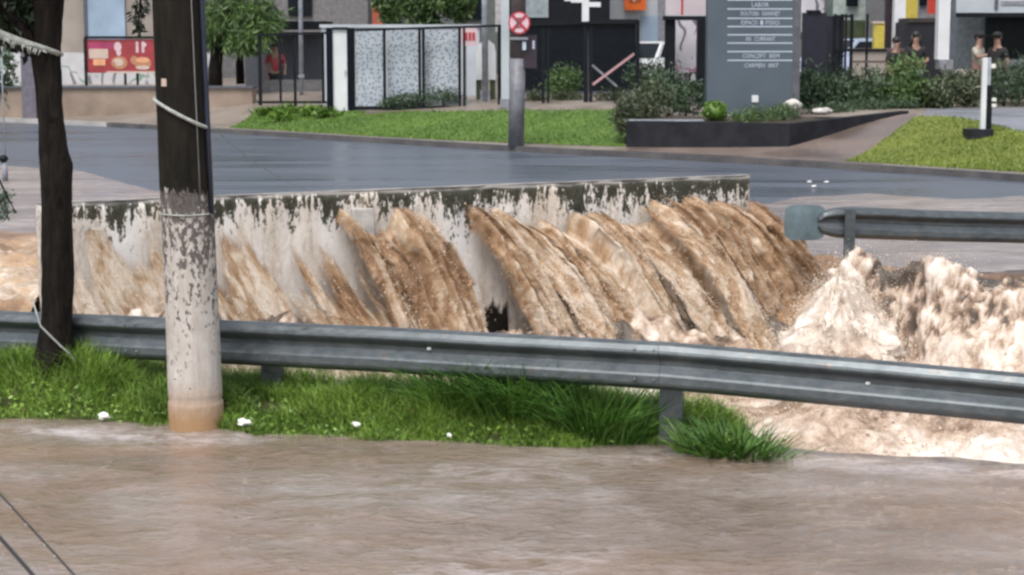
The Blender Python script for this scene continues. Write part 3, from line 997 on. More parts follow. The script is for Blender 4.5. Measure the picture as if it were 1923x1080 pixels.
def cascade(px0, px1, knots_px, seed, vx=1.9, vy=1.15, vz=0.9, top=None, thick=0.085, zend=BASE - 0.15, foam0=0.42, nv=230):
    """one continuous sheet over a run of openings; lobes overlap like shingles along the flow lines"""
    sa, sb = wsz(px0, 400)[0], wsz(px1, 400)[0]
    kn = [wsz(p, 400)[0] for p in knots_px]
    nu = int((sb - sa) * 95) + 12
    U, Vv = np.meshgrid(np.linspace(0, 1, nu), np.linspace(0, 1, nv))
    s0 = sa + (sb - sa) * U
    tp = np.array([wsz(p, y) for p, y in top])
    z0 = np.interp(s0, tp[:, 0], tp[:, 1]) + 0.10 + 0.07 * fbm(s0 * 9, seed, 0, 3, seed)
    dz = np.maximum(0.1, z0 - zend)
    warp = 0.035 * fbm(s0 * 5, Vv * 4, seed, 3, seed + 2)
    f0, fr, idx = saw(s0 + warp * sstep(0, 0.3, Vv), kn, seed)
    rnd = (np.sin(idx * 12.9898 + seed) * 43758.5453) % 1.0
    vX = vx * (0.82 + 0.36 * rnd) * (1 + 0.06 * fbm(s0 * 3, seed, 0, 2, seed + 3))
    vY = vy * (0.80 + 0.40 * ((rnd * 7.13) % 1.0))
    # neighbours share speeds near the step so the sheet stays one piece
    vX = np.apply_along_axis(lambda r: np.convolve(np.pad(r, 14, mode='edge'), np.ones(29) / 29, 'valid'), 1, vX)
    vY = np.apply_along_axis(lambda r: np.convolve(np.pad(r, 14, mode='edge'), np.ones(29) / 29, 'valid'), 1, vY)
    T = (-vz + np.sqrt(vz * vz + 19.6 * dz)) / 9.8
    t = T * Vv
    fall = vz * t + 4.9 * t * t
    L = np.sqrt((vX * t) ** 2 + (vY * t) ** 2 + fall ** 2) * 1.05
    amp = sstep(0.0, 0.30, Vv)
    r1 = 1 - np.abs(fbm((s0 + warp) * 7, L * 0.35, seed, 3, seed + 5)) * 1.6
    r2 = 1 - np.abs(fbm((s0 + warp) * 17, L * 2.0, seed, 3, seed + 6)) * 1.5
    r3 = fbm((s0 + warp) * 28, L * 10, seed, 4, seed + 7, 0.62)
    r4 = fbm((s0 + warp) * 6, L * 4, seed, 4, seed + 8)
    O = 0.012 + thick * f0 * (0.15 + 0.85 * sstep(0.0, 0.35, Vv)) + vY * t + amp * (0.036 * r1 + 0.014 * r2 + 0.007 * r3 * (0.4 + Vv) + 0.012 * r4 * (0.3 + Vv))
    S = s0 + vX * t + amp * (0.006 * r3 + 0.012 * r4 * Vv)
    Z = z0 - fall + amp * 0.014 * fbm(s0 * 18, L * 9, seed, 3, seed + 11)
    P = np.stack([WA.x + wdir.x * S + wnor.x * O, WA.y + wdir.y * S + wnor.y * O, Z], -1)
    fo = foam0 + 0.06 + 0.26 * (r2 - 0.45) + 0.20 * (r1 - 0.5) + 0.30 * r3 + 0.20 * r4 + 0.42 * (Vv - 0.30)
    fo += 0.45 * np.exp(-((fr - 0.14) / 0.08) ** 2) * amp - 0.32 * sstep(0.80, 1.0, fr) * amp  # bright foam lip; the last term paints crease shade before the next lobe
    fo += 0.35 * fbm(s0 * 2.2, L * 1.3, seed, 3, seed + 13) + 0.25 * (rnd - 0.5) + 0.25 * sstep(0.10, 0.0, Vv)
    cov = 0.12 + 1.15 * sstep(0.02, 0.24, Vv + 0.06 * r4) - 0.35 * sstep(0.86, 1.0, fr) * sstep(0.9, 0.3, Vv)
    ed_ = 0.12 / (sb - sa)
    cov = cov * (0.15 + 0.85 * sstep(0.0, ed_, U)) * (0.15 + 0.85 * sstep(1.0, 1.0 - ed_, U))
    o = npmesh('falling_water', P.reshape(-1, 3), gridfaces(nv, nu), M['flow'], uv=np.stack([s0 + seed * 3.7, L], -1).reshape(-1, 2), attr={'foam': np.clip(fo, 0, 1), 'cover': np.clip(cov, 0, 1)})
    tag(o, kind='structure')
    return P


def veil(px0, px1, seed, ytop, vx=0.55, vy=0.40, foam0=0.62, lo=0.10, nv=170, gap=0.36, shift=0.0):
    """ragged film of water over the solid part of the face, thickening downwards"""
    sa, sb = wsz(px0, 450)[0], wsz(px1, 450)[0]
    nu = int((sb - sa) * 80) + 12
    U, Vv = np.meshgrid(np.linspace(0, 1, nu), np.linspace(0, 1, nv))
    s0 = sa + (sb - sa) * U
    z0 = np.interp(s0, [sa, sb], [wsz(px0, ytop)[1], wsz(px1, ytop)[1]])
    H_ = z0 - (BASE - 0.1)
    L = H_ * Vv
    t = Vv
    warp = 0.05 * fbm(s0 * 3, L * 2, seed, 3, seed)
    r1 = 1 - np.abs(fbm((s0 + warp) * 6, L * 0.8, seed, 3, seed + 5)) * 1.6
    r3 = fbm((s0 + warp) * 22, L * 7, seed, 4, seed + 7, 0.62)
    r4 = fbm((s0 + warp) * 4, L * 2.5, seed, 4, seed + 8)
    O = 0.015 + vy * t ** 1.6 + sstep(0.1, 0.6, Vv) * (0.04 * r1 + 0.008 * r3 + 0.015 * r4)
    S = s0 + vx * t ** 1.3 + 0.02 * r4 * Vv
    P = np.stack([WA.x + wdir.x * S + wnor.x * O, WA.y + wdir.y * S + wnor.y * O, z0 - L], -1)
    fo = foam0 + 0.28 * (r1 - 0.5) + 0.40 * r3 + 0.35 * r4 + 0.2 * (Vv - 0.5)
    cov = lo * sstep(0.0, 0.25, Vv) + 0.95 * sstep(0.10, 0.62, Vv + shift + gap * fbm(s0 * 4.2, seed, 0, 3, seed + 15) + 0.08 * r4)
    cov = cov * sstep(0.0, 0.08, U) * sstep(1.0, 0.92, U)
    o = npmesh('falling_water', P.reshape(-1, 3), gridfaces(nv, nu), M['flow'], uv=np.stack([s0 + seed * 3.7, L], -1).reshape(-1, 2), attr={'foam': np.clip(fo, 0, 1), 'cover': np.clip(cov, 0, 1)})
    tag(o, kind='structure')
    return P


JETS = []
JETS.append(veil(74, 345, 401, 432, vx=0.55, vy=0.45, foam0=0.95, lo=0.16, gap=0.34, shift=0.08))
JETS.append(veil(335, 490, 403, 390, vx=0.60, vy=0.42, foam0=0.80, lo=0.30, gap=0.40, shift=0.16))
JETS.append(veil(455, 640, 405, 395, vx=0.85, vy=0.50, foam0=0.56, lo=0.26, gap=0.42, shift=0.20))
JETS.append(cascade(594, 772, [580, 606, 628, 646, 668, 690, 702, 722, 738, 758, 772, 790], 411, vx=1.45, vy=1.05, top=[(594, 440), (610, 420), (634, 398), (655, 440), (700, 440), (710, 412), (740, 400), (772, 390)]))
JETS.append(cascade(826, 1412, [800, 838, 858, 884, 900, 915, 940, 958, 985, 1006, 1042, 1060, 1074, 1098, 1108, 1135, 1150, 1184, 1206, 1222, 1240, 1256, 1270, 1292, 1310, 1328, 1350, 1362, 1385, 1400, 1430], 413, vx=1.95, vy=1.25, top=[(826, 420), (850, 396), (862, 390), (920, 405), (958, 432), (984, 415), (1000, 445), (1040, 450), (1046, 400), (1108, 395), (1116, 425), (1180, 425), (1188, 388), (1260, 380), (1384, 388), (1412, 396)]))
# loose tongues riding on the sheets
for a_, kw in (((915, 972, 440, 1.35, 1.30, .06, .62, 118), dict(wide=1.5)), ((1183, 1240, 392, 1.35, 1.35, .09, .34, 124), dict(arch=.05)), ((1110, 1185, 432, 1.45, 1.25, .06, .52, 123), dict())):
    JETS.append(jet(*a_, **kw))

# water sliding off the road past the end of the parapet
sx = np.linspace(0, 1, 90); sv = np.linspace(0, 1, 60)
SU, SV = np.meshgrid(sx, sv)
Xs = WB.x - 0.05 + SU * 6.0 + 0.4 * SV
ylip = 18.95 + 0.25 * SU
Ys = ylip - 1.6 * SV + 0.06 * fbm(SU * 20, SV * 4, 0, 3, 121)
Zs = ROAD_Z + 0.16 - 0.10 * SU - 0.85 * SV ** 1.7 + 0.05 * fbm(SU * 12, SV * 4, 0, 3, 123) + 0.14 * np.exp(-((SU - 0.12) / 0.09) ** 2) * (1 - SV)
Zs[0] -= 0.25
fs = 0.15 + 0.3 * SV + 0.2 * fbm(SU * 12, SV * 4, 0, 3, 125)
tag(npmesh('falling_water', np.stack([Xs, Ys, Zs], -1).reshape(-1, 3), gridfaces(60, 90), M['flow'], uv=np.stack([Xs, SV * 1.8], -1).reshape(-1, 2), attr={'foam': np.clip(fs, 0, 1), 'cover': FULL(fs)}), kind='structure')
# left end: surge round the end of the parapet
SU, SV = np.meshgrid(np.linspace(0, 1, 200), np.linspace(0, 1, 200))
Ys = 24.0 - 10.0 * SV + 0.05 * fbm(SU * 16, SV * 12, 0, 3, 131)
Xs = -10.0 + (np.where(Ys > WA.y, WA.x + 0.15 * (Ys - WA.y), WA.x) - 0.03 + 10.0) * SU
Zs = 0.11 + 0.36 * SV - 0.95 * sstep(0.86, 1.0, SV) + sstep(0.05, 0.4, SV) * (0.09 * fbm(Xs * 2.4, Ys * 1.6, 0, 4, 133) + 0.04 * np.abs(fbm(Xs * 7, Ys * 5, 0, 3, 134)))
fs = 0.25 + 0.55 * sstep(0.15, 0.55, SV) - 0.9 * sstep(0.84, 0.93, SV) + 0.45 * fbm(Xs * 2.5, Ys * 1.8, 0, 4, 135)
tag(npmesh('falling_water', np.stack([Xs, Ys, Zs], -1).reshape(-1, 3), gridfaces(200, 200), M['flow'], uv=np.stack([Ys * 0.5, Xs * 0.8], -1).reshape(-1, 2), attr={'foam': np.clip(fs, 0, 1), 'cover': FULL(fs)}), kind='structure')


# ---- spray: thousands of small drops and clots of foam
OCT_V = np.array([(1, 0, 0), (-1, 0, 0), (0, 1, 0), (0, -1, 0), (0, 0, 1), (0, 0, -1)], float)
OCT_F = np.array([(0, 2, 4), (2, 1, 4), (1, 3, 4), (3, 0, 4), (2, 0, 5), (1, 2, 5), (3, 1, 5), (0, 3, 5)])


def drops(name, P, R, mat, stretch=None):
    n = len(P)
    A = RNG.normal(size=(n, 3)); A /= np.linalg.norm(A, axis=1, keepdims=True)
    B = np.cross(A, RNG.normal(size=(n, 3))); B /= np.linalg.norm(B, axis=1, keepdims=True)
    C = np.cross(A, B)
    Rm = np.stack([A, B, C], 2)
    sc = R[:, None, None] * RNG.uniform(0.55, 1.35, (n, 6, 1))
    V = np.einsum('nij,kj->nki', Rm, OCT_V) * sc + P[:, None, :]
    Fc = OCT_F[None] + (np.arange(n) * 6)[:, None, None]
    o = npmesh(name, V.reshape(-1, 3), Fc.reshape(-1, 3), mat, smooth=True)
    return tag(o, kind='stuff')


# body of the main plume: a ragged column
ha = np.linspace(0, 2 * math.pi, 141); hh_ = np.linspace(0, 1, 150)
HA, HH = np.meshgrid(ha, hh_)
prof = (0.46 - 0.10 * HH) * (1 - HH ** 3.2) ** 0.55
ca, sa = np.cos(HA), np.sin(HA)
Rp = prof * (1 + 0.42 * fbm(ca * 1.9 + 3, sa * 1.9, HH * 3.6, 3, 145)) + (0.15 * np.abs(fbm(ca * 2.4, sa * 2.4, HH * 4, 2, 146)) + 0.05 * np.abs(fbm(ca * 6, sa * 6, HH * 9, 3, 147)) + 0.03 * fbm(ca * 14, sa * 14, HH * 22, 2, 150) - 0.05) * np.sqrt(1 - HH + 0.02)
Pp_ = np.stack([2.76 - 0.10 * HH + ca * Rp, 15.0 + sa * Rp * 0.9, -0.5 + HH * 1.12 + 0.20 * HH * fbm(ca * 1.5, sa * 1.5, 0.5, 3, 152) * np.sqrt(np.clip(prof / 0.4, 0, 1)) + 0.05 * fbm(ca * 5, sa * 5, HH * 9, 3, 148)], -1)
fo = 1.0 - 0.30 * np.clip(fbm(ca * 2, sa * 2, HH * 4, 3, 149), 0, 1) - 0.2 * (1 - HH)
PL = npmesh('splash_column', Pp_.reshape(-1, 3), gridfaces(150, 141), M['churn'], attr={'foam': np.clip(fo, 0, 1)})
tag(PL, kind='stuff')
pl = []
n = 14000
i_ = (RNG.uniform(0, 1, n) ** 0.8 * 149).astype(int); j_ = RNG.integers(0, 140, n)
q_ = Pp_[i_, j_] + np.stack([ca[i_, j_], sa[i_, j_] * .9, 0 * i_], 1) * RNG.exponential(0.045, (n, 1)) + RNG.normal(0, 0.012, (n, 3))
q_[:, 2] += 0.10 * RNG.exponential(0.5, n) * (i_ / 149) ** 2
pl.append(q_)
# spray over the standing waves
n = 50000
X = RNG.uniform(1.9, 5.8, n); Yp = RNG.uniform(13.0, 17.0, n)
hz = chan_z(X, Yp)
keep = RNG.uniform(0, 1, n) < np.clip((hz - BASE) * 1.3 + 0.03, 0, 1)
keep &= ~((np.abs(X - 3.3) < 0.40) & (np.abs(Yp - 15.75) < 0.34) & (RNG.uniform(0, 1, n) < 0.93))
keep &= (fbm(X * 2.6, Yp * 2.6, 0, 4, 151) > RNG.normal(-0.05, 0.12, n))
X, Yp, hz = X[keep], Yp[keep], hz[keep]
pl.append(np.stack([X + RNG.normal(0, .015, len(X)), Yp, hz + RNG.exponential(0.035, len(X)) - 0.01], 1))
# arch of spray thrown up to the right of the plume
n = 1300
a = RNG.uniform(0, 1, n)
X = 2.85 + a * 1.7 + RNG.normal(0, 0.07, n); Yp = 16.5 - 0.5 * a + RNG.normal(0, 0.14, n)
Z = 0.47 + 0.26 * np.sin(a * 2.4 + 0.5) - 0.45 * a + RNG.normal(0, 0.075, n) * (1 + 0.8 * fbm(a * 14, Yp * 2, 0, 2, 153))
pl.append(np.stack([X, Yp, Z], 1))
Pp = np.concatenate(pl)
Rr = RNG.lognormal(math.log(0.0034), 0.55, len(Pp)).clip(0.0015, 0.016)
hm = RNG.uniform(0, 1, len(Pp)) < 0.06
drops('splash_spray', Pp[hm], Rr[hm], M['foam_tan'])
Pp, Rr = Pp[~hm], Rr[~hm]
drops('splash_spray', Pp, Rr, M['foam'])
# foam clots along the jets
pj = []
for P in JETS:
    nv, nu, _ = P.shape
    k = nu * 14
    iv = (RNG.uniform(0, 1, k) ** 0.38 * (nv - 1)).astype(int); iu = np.where(RNG.uniform(0, 1, k) < 0.45, RNG.integers(0, nu, k), RNG.integers(0, nu, k))
    q = P[iv, iu] + RNG.normal(0, 0.014, (k, 3)) + np.array([wnor.x, wnor.y, 0]) * (0.01 + RNG.exponential(0.02, (k, 1)))
    pj.append(q)
pj = np.concatenate(pj)
drops('splash_drops', pj, RNG.lognormal(math.log(0.0042), 0.5, len(pj)).clip(0.0015, 0.012), M['foam'])
# low foam on the channel
n = 9000
X = RNG.uniform(-5, 4.5, n); Yp = edge_y(X) + RNG.uniform(0.3, 4.6, n)
hz = chan_z(X, Yp)
kp = (hz < 0.3) & (fbm(X * 2, Yp * 2, 0, 3, 161) > 0.0) & (Yp < np.interp(X, [-14, WA.x, WB.x, 4, 16], [12.5, WA.y, WB.y, 18, 18]) - 0.2)
pc = np.stack([X, Yp, hz + RNG.exponential(0.02, n)], 1)[kp]
drops('foam_flecks', pc, RNG.lognormal(math.log(0.0065), 0.5, len(pc)).clip(0.003, 0.02), M['foam'])

# ================================================================== VEGETATION HELPERS
def blades(name, X, Y, Z, Hh, W, lean, mat, parent=None, az=None, seg=4):
    n = len(X)
    az = RNG.uniform(0, 2 * math.pi, n) if az is None else az
    fa = RNG.uniform(0, 2 * math.pi, n)
    t = np.linspace(0, 1, seg)
    V = np.zeros((n, seg, 2, 3))
    for i, tt in enumerate(t):
        cxx = X + np.cos(az) * lean * Hh * tt ** 1.8
        cyy = Y + np.sin(az) * lean * Hh * tt ** 1.8
        czz = Z + Hh * (tt - 0.32 * np.clip(lean, 0, 2) * tt ** 2.6)
        ww = W * (1 - tt ** 1.6 * 0.92)
        for s_, sg in enumerate((-1, 1)):
            V[:, i, s_, 0] = cxx + sg * ww * np.cos(fa)
            V[:, i, s_, 1] = cyy + sg * ww * np.sin(fa)
            V[:, i, s_, 2] = czz
    base = (np.arange(n) * seg * 2)[:, None]
    Fc = []
    for i in range(seg - 1):
        Fc.append(np.concatenate([base + 2 * i, base + 2 * i + 1, base + 2 * i + 3, base + 2 * i + 2], 1))
    return npmesh(name, V.reshape(-1, 3), np.stack(Fc, 1).reshape(-1, 4), mat, parent)


def leafcloud(name, cs, rads, n, size, mat, parent=None, nclump=40, spread=0.22, asp=0.5, seed=1, droop=0.0):
    """leaf quads in clumps through an ellipsoid (or several)"""
    rg = np.random.default_rng(seed)
    Ps = []
    for c, r in zip(cs, rads):
        c = np.array(c); r = np.array(r)
        d = rg.normal(size=(nclump, 3)); d /= np.linalg.norm(d, axis=1, keepdims=True)
        cc = c + d * r * (rg.uniform(0.25, 1.0, (nclump, 1)) ** 0.5)
        k = n // len(cs)
        idx = rg.integers(0, nclump, k)
        p = cc[idx] + rg.normal(size=(k, 3)) * r * spread * rg.uniform(0.5, 1.2, (nclump, 1))[idx]
        Ps.append(p)
    P = np.concatenate(Ps); k = len(P)
    a = rg.normal(size=(k, 3)); a[:, 2] -= droop; a /= np.linalg.norm(a, axis=1, keepdims=True)
    b = np.cross(a, rg.normal(size=(k, 3))); b /= np.linalg.norm(b, axis=1, keepdims=True)
    L = size * rg.uniform(0.6, 1.4, (k, 1)); Wd = L * asp
    V = np.stack([P, P + a * L * 0.5 + b * Wd * 0.5, P + a * L, P + a * L * 0.5 - b * Wd * 0.5], 1)
    Fc = (np.arange(k) * 4)[:, None] + np.arange(4)[None]
    return npmesh(name, V.reshape(-1, 3), Fc, mat, parent, smooth=False)


# ================================================================== NEAR BANK GRASS
n = 95000
X = RNG.uniform(-6.5, 1.55, n)
tt = RNG.uniform(0, 1, n)
yb0 = edge_y(X) + 0.0
yb1 = np.maximum(rail_y(X) + 0.40, edge_y(X) + 0.4)
Yv = yb0 + (yb1 - yb0) * tt
dens = fbm(X * 2.4, Yv * 2.4, 0, 3, 171)
kp = (dens > -0.75) & (RNG.uniform(0, 1, n) < np.where(X > 1.0, 0.55, 1))
X, Yv, dens = X[kp], Yv[kp], dens[kp]
s = Yv - edge_y(X)
hh = (0.055 + 0.13 * sstep(0.0, 0.5, s) + 0.06 * dens) * RNG.uniform(0.6, 1.35, len(X))
hh = np.clip(hh, 0.03, 0.32)
az = RNG.uniform(0, 2 * math.pi, len(X))
dry = RNG.uniform(0, 1, len(X)) < 0.06
M['blade_dry'] = leafmat('dry_blades', (0.16, 0.14, 0.05, 1), (0.34, 0.29, 0.13, 1), 4)
tag(blades('dry_grass', X[dry], Yv[dry], bank_z(X[dry], Yv[dry]) - 0.01, hh[dry] * 0.9, RNG.uniform(0.0025, 0.005, dry.sum()), RNG.uniform(0.4, 1.4, dry.sum()), M['blade_dry']), kind='stuff')
tag(blades('bank_grass', X, Yv, bank_z(X, Yv) - 0.01, hh, RNG.uniform(0.0028, 0.0055, len(X)), RNG.uniform(0.15, 1.0, len(X)), M['grass_blade'], az=az), kind='stuff')
# leafy weeds low in the grass
rg = np.random.default_rng(5)
wx = rg.uniform(-4.2, 1.2, 1600); wy = edge_y(wx) + rg.uniform(0.02, 0.42, 1600)
wz = bank_z(wx, wy) + rg.uniform(0.0, 0.07, 1600)
a = rg.normal(size=(1600, 3)); a[:, 2] = np.abs(a[:, 2]) * 0.5; a /= np.linalg.norm(a, axis=1, keepdims=True)
b = np.cross(a, rg.normal(size=(1600, 3))); b /= np.linalg.norm(b, axis=1, keepdims=True)
P = np.stack([wx, wy, wz], 1); L = rg.uniform(0.02, 0.05, (1600, 1))
Vw = np.stack([P, P + a * L * .5 + b * L * .28, P + a * L, P + a * L * .5 - b * L * .28], 1)
tag(npmesh('low_weeds', Vw.reshape(-1, 3), np.arange(1600 * 4).reshape(-1, 4), M['grass_blade'], smooth=False), kind='stuff')

for (fx_, fy_), mm in zip(FARTUFT, (leafmat('verge_blades', (0.055, 0.12, 0.018, 1), (0.16, 0.27, 0.045, 1), 0.6), leafmat('mound_blades', (0.09, 0.145, 0.02, 1), (0.23, 0.30, 0.05, 1), 0.6))):
    k_ = len(fx_)
    tag(blades('lawn_grass', fx_, fy_, hfar(fx_, fy_), RNG.uniform(0.03, 0.085, k_), RNG.uniform(0.008, 0.016, k_), RNG.uniform(0.1, 0.9, k_), mm, seg=3), kind='stuff')

# long-bladed clumps
def clump(px, py, rad, n, hmin, hmax, label, mat, seed, bias=0.0):
    c = onz(px, py, 0.06)
    c.z = float(bank_z(c.x, c.y))
    rg = np.random.default_rng(seed)
    r = rad * rg.uniform(0, 1, n) ** 0.6; a = rg.uniform(0, 2 * math.pi, n)
    X = c.x + np.cos(a) * r * 1.25; Y = c.y + np.sin(a) * r * 0.6
    hh = rg.uniform(hmin, hmax, n)
    o = blades('grass_clump', X, Y, bank_z(X, Y) - 0.02, hh, rg.uniform(0.006, 0.012, n), rg.uniform(0.25, 1.25, n), mat, az=a + rg.normal(0, 0.5, n) + bias, seg=6)
    return tag(o, label, 'grass clump', 'tall grass clumps along the guardrail')


clump(868, 792, 0.22, 380, 0.30, 0.55, 'long bladed grass clump under the rail, leftmost of the tall clumps', M['blade_dark'], 1)
clump(985, 800, 0.25, 620, 0.30, 0.56, 'large arching grass clump under the middle of the near guardrail', M['blade_dark'], 2)
clump(1120, 812, 0.26, 640, 0.26, 0.48, 'dense arching grass clump just left of the near guardrail post', M['blade_dark'], 3)
clump(1385, 838, 0.20, 560, 0.2, 0.42, 'isolated grass clump at the water edge right of the near post', M['blade_dark'], 4)
clump(1312, 832, 0.09, 180, 0.16, 0.34, 'small thin grass tuft touching the right side of the near post', M['grass_blade'], 5)

# litter on the grass
for (px, py, w_, h_, lab) in [(195, 776, 24, 13, 'white crumpled litter on the grass left of the pole'), (458, 789, 27, 16, 'white crumpled litter on the grass just right of the pole'), (671, 800, 20, 10, 'white scrap of litter on the grass below the guardrail middle'), (844, 817, 8, 8, 'tiny white scrap of litter at the water edge under the long grass')]:
    p = onz(px, py, 0.07)
    k = 284
    q = MB(); q.ball((p.x, p.y, float(bank_z(p.x, p.y)) + 0.07), w_ / k / 2, 2, (1, 0.7, h_ / w_), 0.5, px)
    tag(q.build('litter', M['litter']), lab, 'litter', 'white litter in the bank grass')

# ================================================================== NEAR GUARDRAIL
WPROF = [(0.000, 0.155), (0.020, 0.154), (0.052, 0.138), (0.078, 0.108), (0.084, 0.092), (0.078, 0.078), (0.034, 0.044), (0.026, 0.030), (0.026, 0.010), (0.034, 0.000), (0.046, -0.045), (0.054, -0.060), (0.056, -0.105), (0.050, -0.122), (0.014, -0.150), (0.000, -0.155)]


def beam(name, pts, zc, mat, parent, thick=0.006, off=0.0, nose=0.0):
    """corrugated beam swept along pts (list of xy); front towards the camera"""
    pts = [Vector((p[0], p[1], 0)) for p in pts]
    ring = WPROF + [(p[0] - thick, p[1]) for p in reversed(WPROF)]
    V = []
    for i, p in enumerate(pts):
        t = (pts[min(i + 1, len(pts) - 1)] - pts[max(i - 1, 0)]).normalized()
        nrm = Vector((t.y, -t.x, 0))
        z = zc[i] if hasattr(zc, '__len__') else zc
        k_ = 1.0
        if nose > 0:
            f_ = min(1.0, (p - pts[0]).length / nose)
            k_ = 0.30 + 0.70 * math.sqrt(max(0.0, 1 - (1 - f_) ** 2))
        for (d, h) in ring:
            q = p + nrm * (d * (0.4 + 0.6 * k_) + off)
            V.append((q.x, q.y, z + h * k_))
    k = len(ring)
    Fc = []
    for i in range(len(pts) - 1):
        for j in range(k):
            Fc.append((i * k + j, i * k + (j + 1) % k, (i + 1) * k + (j + 1) % k, (i + 1) * k + j))
    bm = bmesh.new()
    vv = [bm.verts.new(v) for v in V]
    for f in Fc: bm.faces.new([vv[i] for i in f])
    for b0 in (0, (len(pts) - 1) * k):
        for j in range(len(WPROF) - 1):
            bm.faces.new([vv[b0 + j], vv[b0 + j + 1], vv[b0 + k - 2 - j], vv[b0 + k - 1 - j]])
    bmesh.ops.recalc_face_normals(bm, faces=bm.faces[:])
    me = bpy.data.meshes.new(name); bm.to_mesh(me); bm.free()
    return link(name, me, mat, parent, False)


def railpts(x0, x1, n=40):
    xs_ = np.linspace(x0, x1, n)
    # smooth the polyline
    ys_ = np.mean([rail_y(xs_ + o) for o in np.linspace(-0.7, 0.7, 15)], 0)
    return list(zip(xs_, ys_))


ZC = 0.52
rail = empty('guardrail', (-0.5, 12.1, 0), 'long corrugated steel guardrail crossing the foreground in front of the cascade', 'guardrail')
zc_of = lambda x: float(np.interp(x, [-6, -3.6, -0.9, 1.0, 3.1, 6], [0.46, 0.475, 0.53, 0.53, 0.47, 0.42]))


def beam_seg(x0, x1, off):
    p = railpts(x0, x1)
    return beam('beam', p, [zc_of(q[0]) for q in p], M['galv'], rail, off=off)


beam_seg(-9.0, -2.6, 0.0)
beam_seg(-2.75, 0.95, 0.008)
beam_seg(0.82, 4.6, 0.0)
beam_seg(4.5, 8.0, 0.008)


def post(x, zc, parent, name='post', yoff=0.10, mat=None, zb=-0.3):
    y = float(np.mean([rail_y(x + o) for o in np.linspace(-0.7, 0.7, 15)])) + yoff
    q = MB()
    q.box((x, y, (zb + zc + 0.10) / 2), (0.15, 0.008, zc + 0.10 - zb), rz=-0.3)
    dx, dy = 0.071 * math.cos(-0.3), 0.071 * math.sin(-0.3)
    nx, ny = -math.sin(-0.3), math.cos(-0.3)
    for sg in (-1, 1):
        q.box((x + sg * dx + nx * 0.03, y + sg * dy + ny * 0.03, (zb + zc + 0.10) / 2), (0.008, 0.06, zc + 0.10 - zb), rz=-0.3)
    q.build(name, mat or M['galv'], parent)
    return y


for px in (-400, 20, 500, 927, 1264, 2150):
    x = (px - 961.5) / F * float(np.interp(px, [-400, 0, 500, 1265, 1923, 2150], [14.9, 13.5, 12.6, 11.75, 10.95, 10.6]))
    post(x, zc_of(x), rail)
for x in (0.84, -2.68, 4.55):                                                   # splice bracket
    y = float(rail_y(x))
    q = MB(); q.box((x + 0.02, y - 0.015, zc_of(x) + 0.02), (0.05, 0.05, 0.06), rz=-0.3, bev=0.006); q.build('bracket', M['conc_dark'], rail)
for x in (0.80, 0.92, -2.70, -2.62):
    for dz in (0.105, -0.085):
        y = float(rail_y(x))
        q = MB(); q.ball((x - 0.02, y - 0.088, zc_of(x) + dz), 0.012, 2, (1, 0.5, 1)); q.build('bolt', M['galv'], rail, True)
for px, py in ((806, 655), (1630, 720)):
    x = (px - 961.5) / F * float(np.interp(px, [0, 700, 1265, 1923], [13.4, 12.2, 11.6, 10.8]))
    y = float(rail_y(x)) - 0.05
    p = atd(px, py, y)
    q = MB(); q.ball(p, 0.017, 2, (1, 0.5, 0.7)); q.build('bolt', M['litter'], rail, True)

# ================================================================== FAR GUARDRAIL
frail = empty('guardrail', (4.5, 18.4, 0), 'guardrail across the channel with flattened end terminal above the splashing water', 'guardrail')
fz = [atd(1525, 420, 17.9).z]
FP = [atd(1535, 418, 17.9), atd(1600, 418, 18.0), atd(1750, 424, 18.3), atd(1923, 428, 18.6), atd(2200, 434, 19.1), atd(2600, 442, 19.8)]
fxs = np.r_[np.linspace(FP[0].x, FP[0].x + 0.5, 14)[:-1], np.linspace(FP[0].x + 0.5, FP[-1].x, 30)]
fpts = [(x, float(np.interp(x, [p.x for p in FP], [p.y for p in FP]))) for x in fxs]
fzc = [float(np.interp(x, [p.x for p in FP], [p.z for p in FP])) for x in fxs]
# taper the first stretch like a rounded nose
beam('beam', fpts, fzc, M['galv'], frail, nose=0.32)
a = FP[0]
term = MB()
pts = []
for k in range(28):
    an = 2 * math.pi * k / 28
    cx_, sx_ = math.cos(an), math.sin(an)
    pts.append(Vector((a.x - 0.12 + 0.20 * math.copysign(abs(cx_) ** 0.45, cx_), a.y + 0.012, a.z + 0.175 * math.copysign(abs(sx_) ** 0.45, sx_))))
term.prism(pts, (0, 0.010, 0))
term.build('end_terminal', plain('teal_grey_steel', (0.12, 0.17, 0.19), 0.4, 0.35, 5), frail)
for px in (1593, 2250):
    p = atd(px, 420, float(np.interp((px - 961.5), [574, 640, 1288], [17.9, 18.0, 19.1])) + 0.0)
    q = MB(); zt_ = p.z + 0.15
    yy = p.y - 0.10 if px == 1593 else p.y + 0.10
    q.box((p.x, yy, (zt_ - 0.35) / 2), (0.10, 0.010, zt_ + 0.35)); q.box((p.x + 0.046, yy + 0.03, (zt_ - 0.35) / 2), (0.008, 0.06, zt_ + 0.35)); q.box((p.x - 0.046, yy + 0.03, (zt_ - 0.35) / 2), (0.008, 0.06, zt_ + 0.35))
    q.build('post', M['galv'], frail)

